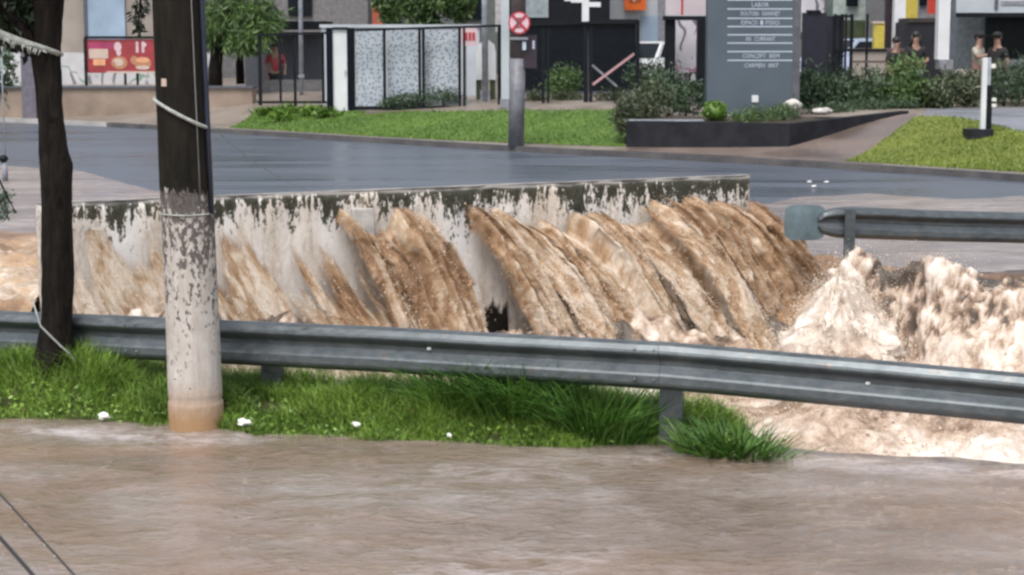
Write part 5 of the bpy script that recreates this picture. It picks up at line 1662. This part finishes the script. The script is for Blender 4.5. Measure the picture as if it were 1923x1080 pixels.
# -- cars
def car(name, label, px, py, Y, rz, paint, Lc=4.1):
    p = atd(px, py, Y)
    z = float(hfar(p.x, p.y))
    e = empty(name, (0, 0, 0), label, 'car')
    W2 = 0.84
    body = [(-2.05, 0.32), (-2.08, 0.62), (-1.98, 0.86), (-1.2, 0.93), (1.1, 0.95), (1.9, 0.92), (2.02, 0.75), (2.05, 0.38), (1.7, 0.22), (-1.75, 0.22)]
    cab = [(-1.25, 0.93), (-0.55, 1.42), (0.75, 1.46), (1.75, 0.95)]
    def loft2(pr, w0, w1):
        q = MB(); rings = []
        for yy_, sc_ in ((-1, 1), (1, 1)):
            rings.append([q.bm.verts.new((x, yy_ * (w0 if zz_ < 1.0 else w1), zz_)) for x, zz_ in pr])
        q.bm.faces.new(rings[0]); q.bm.faces.new(rings[1][::-1])
        n_ = len(pr)
        for i in range(n_): q.bm.faces.new((rings[0][i], rings[1][i], rings[1][(i + 1) % n_], rings[0][(i + 1) % n_]))
        return q
    q = loft2(body, W2, W2); bmesh.ops.bevel(q.bm, geom=q.bm.edges[:], offset=0.06, segments=2, affect='EDGES'); q.build('body', paint, e, True)
    q = loft2(cab, W2 - 0.04, W2 - 0.2); q.build('cabin', paint, e)
    for sg in (-1, 1):
        for pr in ([(-1.0, 0.99), (-0.5, 1.36), (0.05, 1.37), (0.05, 0.99)], [(0.13, 0.99), (0.13, 1.37), (0.7, 1.37), (1.45, 0.99)]):
            q = MB(); f_ = [(x, sg * (W2 - 0.04 - (zz_ - 0.93) * 0.31 + 0.004), zz_) for x, zz_ in pr]; q.prism(f_, (0, sg * 0.004, 0)); q.build('window', M['dark_glass'], e)
        for xw in (-1.3, 1.25):
            q = MB(); q.cyl((xw, sg * 0.70, 0.30), (xw, sg * 0.86, 0.30), 0.30, 18); wl_ = q.build('wheel', M['rubber'], e)
            q = MB(); q.cyl((xw, sg * 0.84, 0.30), (xw, sg * 0.868, 0.30), 0.18, 14); q.build('rim', M['chrome'], wl_)
        q = MB(); q.box((-2.03, sg * 0.6, 0.70), (0.06, 0.34, 0.14), bev=0.02); q.build('headlight', M['chrome'], e)
        q = MB(); q.box((2.0, sg * 0.66, 0.74), (0.06, 0.24, 0.16), bev=0.02); q.build('tail_light', M['sign_red'], e)
    for pr, nm in (([(-1.21, 0.97), (-0.58, 1.40)], 'windscreen'), ([(1.70, 0.99), (0.80, 1.43)], 'rear_window')):
        (xa, za), (xb, zb_) = pr
        o_ = -0.006 if nm == 'windscreen' else 0.012
        q = MB(); q.prism([(xa + o_, -0.7, za), (xa + o_, 0.7, za), (xb + o_, 0.58, zb_), (xb + o_, -0.58, zb_)], (-0.008 if nm == 'windscreen' else 0.008, 0, 0.008)); q.build(nm, M['dark_glass'], e)
    q = MB(); q.box((-2.075, 0, 0.5), (0.03, 0.4, 0.1)); q.build('number_plate', M['white_paint'], e)
    e.location = (p.x, p.y, z); e.rotation_euler = (0, 0, rz)
    return e


car('parked_car', 'white car parked behind the fence gap, left of the dark gate posts', 1222, 130, 57, math.radians(60), M['car_white'])
cb = car('parked_car', 'pale blue car parked behind the railings right of the grey totem sign', 1610, 95, 56, math.radians(30), M['car_blue'])
cb.location.z += 0.1

# -- dark portal left of the totem
po = T1('portal', 'black square gateway frame standing just left of the grey totem', 'gateway', 1290, 170, 45.5)
R1('post', M['black_metal'], 1249, 1268, 38, 200, 45.5, 0.25, po)
R1('post', M['black_metal'], 1309, 1330, 38, 205, 45.4, 0.25, po)
R1('lintel', M['black_metal'], 1246, 1333, 30, 38, 45.4, 0.3, po)
bo_ = T1('notice_board', 'white board scrawled with dark marks framed by the black gateway', 'board', 1288, 130, 46.2)
R1('panel', M['graf_board'], 1268, 1309, 38, 136, 46.2, 0.05, bo_)
R1('leg', M['conc_dark'], 1286, 1291, 136, 190, 46.22, 0.05, bo_)
pg = T1('shop_sign', 'pale pink sign board above the black gateway', 'sign', 1290, 25, 46.3)
pg.location = atd(1290, 28, 46.3)
R1('panel', plain('pale_pink_board', (0.50, 0.44, 0.47), 0.5, 0.12, 1.2), 1251, 1328, -150, 28, 46.3, 0.12, pg)
R1('band', M['sign_red'], 1280, 1284, -150, 28, 46.29, 0.012, pg)

# -- planter and totem
pa, pb2, pc2 = G(1176, 277), G(1482, 276), G(1706, 213)
ptop = 0.5
def planter_wall(name, a, b, ztop, th):
    q = MB(); n_ = Vector((-(b - a).y, (b - a).x, 0)).normalized() * th
    q.prism([(a.x, a.y, 0.0), (b.x, b.y, 0.0), (b.x, b.y, ztop[1]), (a.x, a.y, ztop[0])], n_)
    return q
pl_ = empty('planter', (pb2.x, pb2.y, pb2.z), 'long dark stone planter box in front of the grey totem', 'planter')
za1 = atd(1176, 227, pa.y).z; zb1_ = atd(1482, 232, pb2.y).z; zc1 = atd(1706, 208, pc2.y).z
planter_wall('x', pa, pb2, (za1, zb1_), 0.2).build('front_wall', M['planter'], pl_)
planter_wall('x', pb2 + Vector((0.004, 0.004, 0)), pc2, (zb1_ - 0.006, max(zc1, zb1_ - 0.02)), 0.2).build('side_wall', M['planter'], pl_)
d_ = (pc2 - pb2)
q = MB(); q.prism([(pa.x + 0.02, pa.y + 0.15, zb1_ - 0.06), (pb2.x - 0.1, pb2.y + 0.15, zb1_ - 0.06), (pc2.x - 0.1, pc2.y + 0.1, zb1_ + 0.02), (pa.x + 0.6, pc2.y + 0.5, zb1_ + 0.02)], (0, 0, -0.25)); q.build('soil', M['soil'], pl_)
# pale ledge
q = MB(); q.bar(atd(1180, 226, pa.y + 0.1), atd(1320, 226, pa.y + 0.3), 0.2, 0.03); q.build('ledge', M['pale_pole'], pl_)

YT = 41.2
to = T1('totem_sign', 'tall slate grey totem sign listing shop names in pale lettering', 'sign', 1418, 200, YT)
R1('panel', M['slate'], 1330, 1505, TOP, 214, YT, 0.45, to)
R1('side_trim', plain('slate_edge', (0.10, 0.105, 0.12), 0.4), 1492, 1505.5, TOP, 214, YT - 0.012, 0.47, to)
for k, y in enumerate((0, 17, 34.5, 50, 65.5, 81, 97, 113.5)):
    R1('rule_line', M['letter'], 1366, 1488, y - 1.2, y + 1.2, YT - 0.006, 0.004, to)


def text(s, px, py, w_px, h_px, Y, m, parent, rz=0):
    cu = bpy.data.curves.new('t', 'FONT'); cu.body = s; cu.align_x = 'CENTER'; cu.align_y = 'CENTER'; cu.size = 1.0; cu.extrude = 0.004; cu.resolution_u = 2
    ob = bpy.data.objects.new('t', cu); COL.objects.link(ob)
    dg = bpy.context.evaluated_depsgraph_get()
    me = bpy.data.meshes.new_from_object(ob.evaluated_get(dg))
    bpy.data.objects.remove(ob); bpy.data.curves.remove(cu)
    co = np.array([v.co for v in me.vertices]); lo, hi = co.min(0), co.max(0); k = Y / F
    c = atd(px, py, Y)
    for v in me.vertices:
        x = (v.co.x - (lo[0] + hi[0]) / 2) / (hi[0] - lo[0]) * w_px * k
        z = (v.co.y - (lo[1] + hi[1]) / 2) / (hi[1] - lo[1]) * h_px * k
        v.co = Vector((c.x + x, Y - v.co.z, c.z + z))
    me.update()
    return link('lettering', me, m, parent)


for s_, px, py, w__ in (('LABOR', 1428, 9, 32), ('DOUTORA GRANNET', 1428, 25.5, 74), ('ESPACO 1 FISIO', 1428, 42.5, 72), ('AR CURRANT', 1428, 73, 56), ('CONCEPT BEM', 1429, 105, 70), ('CARMEN 007', 1430, 123, 64)):
    wl = s_.split(' '); tot = len(s_); at = 0
    for w1 in wl:
        cw = w__ / tot
        text(w1, px - w__ / 2 + (at + len(w1) / 2) * cw, py, len(w1) * cw * 0.98, 8.0, YT - 0.006, M['letter'], to)
        at += len(w1) + 1
q = MB(); q.prism([atd(1412, 192, YT - 0.03), atd(1412, 179, YT - 0.03), atd(1424, 179, YT - 0.03), atd(1424, 192, YT - 0.03)], (0, 0.02, 0)); q.build('socket_plate', M['white_paint'], to)

# -- right of the totem
dg_ = T1('gate', 'solid dark blue black gate leaf directly right of the grey totem', 'gate', 1526, 130, 45.5)
R1('gate_leaf', plain('navy_panel', (0.012, 0.013, 0.026), 0.45), 1506, 1552, 24, 150, 45.5, 0.08, dg_)
R1('gate_leaf', plain('navy_panel_side', (0.014, 0.016, 0.028), 0.45), 1552.5, 1578, 30, 150, 45.7, 0.08, dg_)
R1('top_rail', M['black_metal'], 1516, 1542, 19, 24, 45.45, 0.16, dg_)
ba = T1('banner', 'white banner with grey scribbles hanging above the dark blue gate', 'banner', 1535, 20, 47)
ba.location = atd(1535, 22, 47)
R1('cloth', M['graf_board'], 1504, 1552, -120, 24, 47, 0.03, ba)
p = T1('column', 'grey green column between the scribbled banner and the railings', 'column', 1559, 120, 46.2)
R1('shaft', plain('grey_green_paint', (0.09, 0.12, 0.11), 0.5), 1552, 1566, TOP, 150, 46.2, 0.2, p)
R1('foot', M['conc_dark'], 1549, 1569, 150, 165, 46.15, 0.3, p)
rl = T1('railing', 'black vertical railings in front of the pale blue car', 'railing', 1605, 115, 45.6)
for x in (1566, 1578, 1586, 1596, 1626):
    R1('bar', M['black_metal'], x, x + (6 if x in (1578, 1596) else 4), 26, 150, 45.6, 0.05, rl)
R1('rail', M['black_metal'], 1566, 1600, 28, 33, 45.57, 0.05, rl)
R1('rail', M['black_metal'], 1570, 1665, 92, 97, 45.57, 0.05, rl)
R1('rail', M['brownish'], 1600, 1665, 114, 118, 45.57, 0.05, rl)
bl = T1('building', 'pale green and pink shop front far behind the railings and blue car', 'building', 1610, 40, 66)
R1('wall', plain('mint_render', (0.36, 0.42, 0.40), 0.6), 1500, 1632, TOP, 60, 66, 6, bl)
R1('wall', plain('pink_render', (0.40, 0.34, 0.36), 0.6), 1632, 1700, TOP, 110, 65.9, 6, bl)
R1('hedge_front', M['leaf_olive'], 1540, 1640, 38, 120, 64.5, 0.5, bl)
R1('window', M['dark_glass'], 1590, 1612, -60, 12, 65.8, 0.06, bl)
yb_ = T1('bollard', 'thick yellow post between the pale blue car and the dark column', 'post', 1650, 90, 50)
R1('shaft', M['yellow'], 1641, 1660, 44, 150, 50, 0.25, yb_)
R1('cap', M['cream'], 1640, 1661, 40, 44, 49.97, 0.31, yb_)
# low pale ledge behind the people
lg = T1('low_wall', 'low pale ledge with brown edge behind the seated people', 'wall', 1640, 110, 49)
R1('wall', M['tan_wall'], 1600, 1720, 96, 190, 49, 0.4, lg)
R1('coping', M['brownish'], 1598, 1722, 91, 96, 48.95, 0.5, lg)
p = T1('column', 'dark maroon column standing left of the white column behind the seated woman', 'column', 1672, 90, 51.4)
R1('shaft', plain('maroon_black', (0.025, 0.014, 0.02), 0.4), 1666, 1681, TOP, 150, 51.4, 0.25, p)
p = T1('column', 'white square column directly right of the dark maroon column', 'column', 1692, 90, 51.0)
R1('shaft', M['white_paint'], 1682, 1703, TOP, 150, 51.0, 0.3, p)
p = T1('banner', 'yellow vertical banner hanging right of the white column', 'banner', 1714, 35, 54)
p.location = atd(1714, 38, 54)
R1('cloth', M['yellow'], 1703, 1725, -120, 40, 54, 0.03, p)
p = T1('banner', 'red vertical banner hanging above the dark hedge box', 'banner', 1755, 25, 54)
p.location = atd(1755, 26, 54)
R1('cloth', plain('scarlet_cloth', (0.55, 0.06, 0.04), 0.5, 0.25, 2), 1744, 1766, -120, 26, 54, 0.03, p)
b = T1('building', 'grey building wall behind the yellow and red banners', 'building', 1740, 60, 58)
R1('wall', plain('mid_grey_render', (0.20, 0.20, 0.21), 0.6), 1696, 1800, TOP, 170, 58, 6, b)
R1('window', M['dark_glass'], 1728, 1742, -80, 10, 57.9, 0.06, b)
hb = T1('booth', 'dark box like booth behind the woman with folded arms', 'booth', 1735, 130, 49.6)
R1('side', plain('navy_black', (0.012, 0.013, 0.020), 0.5), 1697, 1768, 42, 190, 49.6, 1.2, hb)
R1('roof', plain('dark_brown_roof', (0.04, 0.032, 0.028), 0.6), 1706, 1768, 34, 42, 49.55, 1.3, hb)
p = T1('column', 'thick white column with grey foot, nearest the black capped people', 'column', 1777, 125, 47.0)
R1('shaft', M['white_paint'], 1766, 1788, TOP, 112, 47.0, 0.35, p)
R1('foot', M['grey_pole'], 1764, 1790, 112, 130, 46.95, 0.45, p)
R1('side_strip', M['conc_dark'], 1788.5, 1798, TOP, 130, 47.05, 0.2, p)
b = T1('building', 'dark open shop with a white fascia sign at the far right', 'building', 1870, 110, 53)
R1('interior_wall', M['dark_glass'], 1852, 2250, 28, 130, 53, 4, b)
R1('fascia', M['white_wall'], 1796, 2250, TOP, 24, 51.5, 0.3, b)
R1('awning', M['black_metal'], 1794, 2250, 24, 32, 51.3, 1.2, b)
R1('side_panel', plain('blue_grey_panel', (0.15, 0.18, 0.20), 0.5), 1798, 1852, 32, 130, 53.2, 0.3, b)
R1('stripe', M['grey_pole'], 1880, 1990, 2, 10, 51.48, 0.01, b)
R1('stripe', M['conc_dark'], 1868, 1875, -20, 18, 51.47, 0.01, b)
R1('base_wall', M['pale_pole'], 1880, 2250, 112, 124, 52.5, 0.3, b)

# -- hedge and shrubs on the right
def shrub(label, blobs, n, size, m, seed, cat='shrub', group=None, asp=0.42, stems=True, name='shrub'):
    c = blobs[0]
    g_ = atd(c[0], c[1], c[2])
    e = empty(name, (g_.x, g_.y, float(hfar(g_.x, g_.y))), label, cat, group)
    leafcloud('foliage', [atd(b[0], b[1], b[2]) for b in blobs], [(b[3], b[4], b[5]) for b in blobs], n, size, m, e, 40, 0.30, asp * 0.65, seed, -0.5)
    q = MB()
    for b in blobs:
        p = atd(b[0], b[1], b[2])
        zg = float(hfar(p.x, p.y)) - 0.05
        if p.z - zg > 0.1:
            q.tube([(p.x, p.y, zg), (p.x + 0.05, p.y, (p.z + zg) / 2), (p.x, p.y + 0.03, p.z)], [0.04, 0.03, 0.02], 6)
    if len(q.bm.verts): q.build('stem', M['bark'], e)
    else: q.bm.free()
    return e


shrub('dark leafy shrub between the grey totem and the dark blue gate', [(1545, 165, 43.5, 0.5, 0.5, 0.5), (1520, 175, 43, 0.3, 0.4, 0.4), (1580, 185, 43, 0.4, 0.4, 0.3)], 3200, 0.15, M['leaf_hedge'], 31)
shrub('broad rounded green bush in front of the pale blue car', [(1620, 165, 43.5, 0.55, 0.5, 0.42), (1590, 180, 43, 0.4, 0.4, 0.3), (1655, 180, 43, 0.5, 0.4, 0.32)], 3600, 0.14, M['leaf_hedge'], 32)
shrub('tall bush with lighter green top in front of the seated people', [(1695, 145, 43.5, 0.42, 0.5, 0.40), (1680, 180, 43, 0.5, 0.45, 0.32), (1730, 178, 43.2, 0.4, 0.4, 0.3)], 3800, 0.14, M['leaf_tree'], 33)
shrub('olive green bush below the thick white column', [(1780, 170, 43.5, 0.5, 0.5, 0.36), (1820, 172, 43.5, 0.45, 0.45, 0.36), (1750, 182, 43, 0.4, 0.4, 0.25)], 3600, 0.14, M['leaf_olive'], 34)
shrub('spiky green plants right of the black and white post', [(1885, 160, 44, 0.5, 0.5, 0.45), (1935, 155, 44, 0.5, 0.5, 0.5), (2010, 160, 44, 0.7, 0.5, 0.5)], 4200, 0.16, M['leaf_hedge'], 35, asp=0.25)
# around the planter
tb = T1('topiary_ball', 'clipped bright green ball shrub at the foot of the grey totem', 'shrub', 1343, 210, 39.6)
tb.location = atd(1343, 228, 39.7)
leafcloud('foliage', [atd(1343, 208, 39.7)], [(0.27, 0.27, 0.20)], 2600, 0.06, M['leaf_bright'], tb, 90, 0.10, 0.5, 36)
q = MB(); q.ball(atd(1343, 209, 39.7), 0.25, 3, (1, 1, 0.75), 0.1, 3); q.build('inner_foliage', M['leaf_bright'], tb, True)
shrub('loose green grey shrub spilling over the left end of the planter', [(1195, 205, 40.5, 0.42, 0.4, 0.40), (1225, 190, 41, 0.4, 0.4, 0.4), (1175, 225, 40, 0.25, 0.3, 0.35)], 3600, 0.11, M['leaf_olive'], 37)
shrub('green shrub in the planter below the black gateway', [(1285, 185, 42, 0.5, 0.4, 0.35), (1255, 170, 42.5, 0.35, 0.4, 0.4)], 2800, 0.12, M['leaf_hedge'], 38)
shrub('low bright green ground shrubs beside the white rock in the planter', [(1430, 215, 39.6, 0.5, 0.3, 0.16), (1400, 222, 39.4, 0.3, 0.25, 0.12), (1470, 212, 39.8, 0.3, 0.3, 0.15)], 2600, 0.07, M['leaf_tree'], 39)
shrub('low dark shrubs along the right end of the planter', [(1560, 205, 41.5, 0.5, 0.3, 0.14), (1630, 200, 42, 0.5, 0.3, 0.15), (1690, 200, 42.5, 0.4, 0.3, 0.14)], 2600, 0.09, M['leaf_hedge'], 40)
for px, py, r, lab in ((1490, 198, 0.21, 'large rounded white rock in the planter at the totem right corner'), (1545, 209, 0.20, 'flatter pale grey rock right of the white rock in the planter')):
    p = atd(px, py, 40.2)
    q = MB(); q.ball(p, r, 3, (1, 0.8, 0.62 if px < 1500 else 0.4), 0.22, px); tag(q.build('rock', M['rock'], None, True), lab, 'rock', 'pale rocks in the planter')
# fence foot bushes
shrub('wide dark green bush at the foot of the fence before the perforated screens', [(770, 190, FB(770) + 0.15, 0.45, 0.2, 0.22), (830, 186, FB(830) + 0.15, 0.5, 0.2, 0.26), (735, 196, FB(735) + 0.15, 0.25, 0.2, 0.14)], 2400, 0.10, M['leaf_hedge'], 41)
shrub('round green bush behind the fence in front of the black shop', [(1062, 148, 49, 0.42, 0.4, 0.32), (1050, 165, 49, 0.4, 0.4, 0.25)], 2200, 0.11, M['leaf_tree'], 42)
shrub('mixed low green shrubs behind the fence right of the sign pole', [(1005, 188, 48, 0.3, 0.3, 0.2), (1070, 188, 48, 0.45, 0.3, 0.22), (1150, 185, 47.5, 0.45, 0.3, 0.26)], 2600, 0.10, M['leaf_olive'], 43)
shrub('green plants behind the fence gap beside the white car', [(1215, 140, 48, 0.45, 0.4, 0.3), (1235, 165, 47, 0.4, 0.4, 0.3)], 2200, 0.12, M['leaf_hedge'], 44)
for i, (px, py) in enumerate(((505, 212), (545, 208), (585, 212), (612, 216), (530, 222))):
    g_ = G(px, py + 6)
    leafcloud_o = empty('bedding_plant', g_, None, None); leafcloud('leaves', [(g_.x, g_.y, g_.z + 0.10)], [(0.30, 0.2, 0.11)], 520, 0.11, M['leaf_bright'], leafcloud_o, 20, 0.34, 0.4, 50 + i, -0.6)
    tag(leafcloud_o, ['leftmost bright green bedding plant in the verge below the fence', 'bright green bedding plant in the back row, second from left', 'bright green bedding plant in the verge just left of the gate', 'bright green bedding plant at the foot of the gate frame', 'bright green bedding plant nearest the kerb, in front of the row'][i], 'plant', 'bedding plants in the far grass verge')

# -- black and white post at the driveway
g_ = G(1842, 262)
bp = empty('barrier_post', g_, 'white and black post on a dark block at the driveway corner', 'post')
yy = g_.y
R1('base_block', M['planter'], 1818, 1866, 243, 270, yy, 0.45, bp, zb=g_.z - 0.1)
R1('white_shaft', M['white_paint'], 1844, 1853, 108, 243, yy + 0.15, 0.10, bp)
R1('black_shaft', M['black_metal'], 1853.5, 1863, 160, 243, yy + 0.16, 0.10, bp)
R1('upper_shaft', M['pale_pole'], 1854, 1861, 108, 160, yy + 0.17, 0.08, bp)
R1('lamp', M['litter'], 1862, 1870, 120, 128, yy + 0.14, 0.08, bp); R1('lamp', M['litter'], 1863, 1871, 184, 190, yy + 0.14, 0.08, bp); R1('lamp', M['litter'], 1863, 1871, 195, 201, yy + 0.14, 0.08, bp)
for px, py, lab in ((1520, 341, 'small white scrap afloat on the far road, left of the trio'), (1529, 350, 'small white scrap afloat on the far road, nearest of the trio'), (1552, 342, 'small white scrap afloat on the far road, right of the trio')):
    p = onz(px, py, ROAD_Z + 0.03)
    q = MB(); q.ball(p, 0.035, 2, (1.2, 1, 0.6), 0.3, px); tag(q.build('litter', M['litter']), lab, 'litter', 'white scraps floating on the far road')
# small grey bollard at far left on the road
p = onz(10, 342, ROAD_Z)
bo2 = empty('bollard', p, 'short grey bollard with a dark cap at the left edge of the far road', 'bollard')
q = MB(); q.cyl((p.x, p.y, ROAD_Z - 0.02), (p.x, p.y, ROAD_Z + 0.33), 0.05, 12); q.build('shaft', M['grey_pole'], bo2, True)
q = MB(); q.ball((p.x - 0.02, p.y, ROAD_Z + 0.40), 0.085, 2, (1, 1, 0.8)); q.build('cap', M['black_metal'], bo2, True)
p0 = p + Vector((0.02, 0.0, 0.40))
q = MB(); q.tube([p0, atd(4, 150, p.y), atd(2, TOP, p.y)], 0.012, 6); tag(q.build('wire', M['pale_pole'], None, True), 'thin vertical wire rising from the grey bollard at the left edge', 'wire')

# ================================================================== PEOPLE
def skinned(name, verts, edges, rads, m, parent, sub=2, root=0):
    me = bpy.data.meshes.new('s'); me.from_pydata([tuple(v) for v in verts], edges, [])
    ob = bpy.data.objects.new('s', me); COL.objects.link(ob)
    ob.modifiers.new('k', 'SKIN'); md = ob.modifiers.new('u', 'SUBSURF'); md.levels = sub; md.render_levels = sub
    for i, r in enumerate(rads):
        sv_ = me.skin_vertices[0].data[i]; sv_.radius = (r, r) if not hasattr(r, '__len__') else r; sv_.use_root = (i == root)
    dg = bpy.context.evaluated_depsgraph_get()
    me2 = bpy.data.meshes.new_from_object(ob.evaluated_get(dg))
    bpy.data.objects.remove(ob); bpy.data.meshes.remove(me)
    me2.materials.clear()
    return link(name, me2, m, parent, True)


def person(label, px, Y, zfoot, face, arms, shirt, trousers, hair='short', cap=None, seated=False, lean=0.0, scale=1.0):
    """face: heading angle (0 = towards the camera); arms: dict L/R -> (elbow, hand) in body frame (x right of the picture, y towards the viewer, z up)"""
    x = (px - 961.5) / F * Y
    e = empty('person', (0, 0, 0), label, 'person')
    hip = 0.92 if not seated else 0.52
    ly = lean
    J = {'pelvis': (0, 0, hip), 'belly': (0, -ly * .3, hip + .18), 'chest': (0, -ly * .75, hip + .40), 'neck': (0, -ly, hip + .55), 'head0': (0, -ly - .02, hip + .64), 'head1': (0, -ly - .03, hip + .76)}
    V = [J['pelvis'], J['belly'], J['chest'], J['neck'], J['head0'], J['head1']]
    Rd = [.125, .115, .125, .055, .075, .08]
    E = [(0, 1), (1, 2), (2, 3), (3, 4), (4, 5)]
    sleeve = []
    for sg, key in ((-1, 'L'), (1, 'R')):
        el, ha = arms[key]
        sh_ = (sg * .185, -ly * .9, hip + .47)
        b0 = len(V); V += [sh_, el, ha]; Rd += [.058, .042, .030]; E += [(2, b0), (b0, b0 + 1), (b0 + 1, b0 + 2)]
        ehv = Vector(ha) - Vector(el); ehv.normalize()
        side = ehv.cross(Vector((0, 0, 1))); side = side.normalized() if side.length > .1 else Vector((1, 0, 0))
        palm = Vector(ha) + ehv * .05
        V.append(tuple(palm)); Rd.append((.036, .018)); E.append((b0 + 2, len(V) - 1)); pi_ = len(V) - 1
        for j, off in enumerate((-.03, -.01, .01, .03)):
            k1 = palm + side * off + ehv * .035; k2 = k1 + ehv * (.045 - abs(off) * .4) + Vector((0, -.012, -.010))
            V += [tuple(k1), tuple(k2)]; Rd += [.010, .008]; E += [(pi_, len(V) - 2), (len(V) - 2, len(V) - 1)]
        t1 = palm + side * (.045 * -sg); V.append(tuple(t1)); Rd.append(.010); E.append((pi_, len(V) - 1))
        sleeve.append((sh_, el))
        hx = sg * .095
        if seated: kn, an_ = (hx * 1.3, -.42, hip - .02), (hx * 1.3, -.40, .09)
        else: kn, an_ = (hx * 1.1, -.02, hip * .53), (hx * 1.15, .03, .09)
        b0 = len(V); V += [(hx, 0, hip - .04), kn, an_, (an_[0], an_[1] - .14, .035)]; Rd += [.092, .060, .042, .036]; E += [(0, b0), (b0, b0 + 1), (b0 + 1, b0 + 2), (b0 + 2, b0 + 3)]
    skinned('body', V, E, Rd, M['skin'], e, 1)
    SV_ = [J['pelvis'], J['belly'], J['chest'], (0, -ly * .93, hip + .50)]; SR = [.142, .132, .145, .075]; SE = [(0, 1), (1, 2), (2, 3)]
    for sh_, el in sleeve:
        b0 = len(SV_); mid = tuple(a * .2 + b * .8 for a, b in zip(sh_, el)); SV_ += [sh_, mid]; SR += [.074, .062]; SE += [(2, b0), (b0, b0 + 1)]
    skinned('shirt', SV_, SE, SR, shirt, e, 1)
    TV = [(0, 0, hip + .02)]; TR = [.145]; TE = []
    for sg in (-1, 1):
        hx = sg * .095
        kn, an_ = ((hx * 1.3, -.42, hip - .02), (hx * 1.3, -.40, .14)) if seated else ((hx * 1.1, -.02, hip * .53), (hx * 1.15, .03, .12))
        b0 = len(TV); TV += [(hx, 0, hip - .06), kn, an_]; TR += [.108, .078, .060]; TE += [(0, b0), (b0, b0 + 1), (b0 + 1, b0 + 2)]
    skinned('trousers', TV, TE, TR, trousers, e, 1)
    hc = Vector((0, -ly - .02, hip + .74))
    q = MB(); q.ball(hc + Vector((0, .025, .035)), .105, 2, (.92, .98, .92))
    if hair == 'long':
        q.tube([hc + Vector((0, .05, .02)), hc + Vector((0, .085, -.12)), hc + Vector((0, .10, -.26))], [.09, .095, .05], 10)
        for sg in (-1, 1): q.tube([hc + Vector((sg * .085, 0, .03)), hc + Vector((sg * .10, .02, -.12)), hc + Vector((sg * .10, .02, -.22))], [.03, .035, .02], 8)
    q.build('hair', M['hair'], e, True)
    q = MB(); q.tube([hc + Vector((0, -.085, .0)), hc + Vector((0, -.108, -.02))], [.010, .016], 6); q.build('nose', M['skin'], e, True)
    for sg in (-1, 1):
        q = MB(); q.ball(hc + Vector((sg * .032, -.080, .012)), .012, 1, (1.2, .5, .7)); q.build('eye', M['hair'], e)
        q = MB(); q.ball(hc + Vector((sg * .085, .01, -.005)), .022, 1, (.4, .8, 1.2)); q.build('ear', M['skin'], e, True)
    q = MB(); q.box(hc + Vector((0, -.083, -.055)), (.045, .012, .012)); q.build('mouth', plain('lips', (0.25, 0.10, 0.09), 0.5), e)
    if cap:
        q = MB(); q.ball(hc + Vector((0, .0, .055)), .112, 2, (.95, 1.02, .72)); q.box(hc + Vector((0, -.13, .045)), (.15, .12, .014)); q.build('cap', cap, e, True)
    e.location = (x, Y, zfoot); e.rotation_euler = (0, 0, face); e.scale = (scale * 1.12,) * 3; e.location.z -= 0.20
    return e


zsit = 1.02
# woman with folded arms, black top
hz = atd(1714, 66, 46.0).z
person('woman with long dark hair in a black top, arms folded in front of her', 1713, 46.0, hz - 1.70 * 1.0, 0.15, {'L': ((-.27, -.03, 1.14), (-.04, -.24, 1.12)), 'R': ((.28, -.03, 1.14), (.06, -.25, 1.09))}, M['cloth_black'], M['cloth_grey'], 'long')
hz = atd(1678, 76, 46.4).z
person('person in dark clothes standing left of the woman with folded arms', 1677, 46.4, hz - 1.70, 0.5, {'L': ((-.26, .02, 1.14), (-.22, -.10, .92)), 'R': ((.26, -.02, 1.14), (.10, -.24, 1.10))}, M['cloth_black'], M['cloth_black'], 'short')
hz = atd(1862, 66, 46.2).z
person('man in black shirt and black cap behind the white and black post', 1866, 46.2, hz - 1.72, -0.9, {'L': ((-.27, .0, 1.14), (-.22, -.16, .95)), 'R': ((.27, .02, 1.14), (.24, -.06, .90))}, M['cloth_black'], M['cloth_grey'], 'short', M['cloth_black'])
hz = atd(1828, 66, 46.8).z
person('person in beige shirt and dark cap raising an arm beside the black shirted man', 1830, 46.8, hz - 1.72, 0.9, {'L': ((-.30, -.14, 1.22), (-.20, -.38, 1.30)), 'R': ((.28, .0, 1.14), (.20, -.22, 1.02))}, M['cloth_beige'], M['cloth_beige'], 'short', M['cloth_black'])
hz = atd(518, 84, 55.6).z
person('person in a red shirt standing in the dark shed behind the left fence', 520, 55.6, hz - 1.70, 0.2, {'L': ((-.26, .0, 1.14), (-.22, -.10, .92)), 'R': ((.27, .0, 1.14), (.24, -.16, 1.0))}, M['red'], M['cloth_black'], 'short')
# low terrace the people stand on
q = MB(); q.prism([(7.5, 44.8, -0.2), (16, 44.8, -0.2), (16, 50, -0.2), (7.5, 50, -0.2)], (0, 0, 1.18)); tag(q.build('terrace', M['pave']), kind='structure')
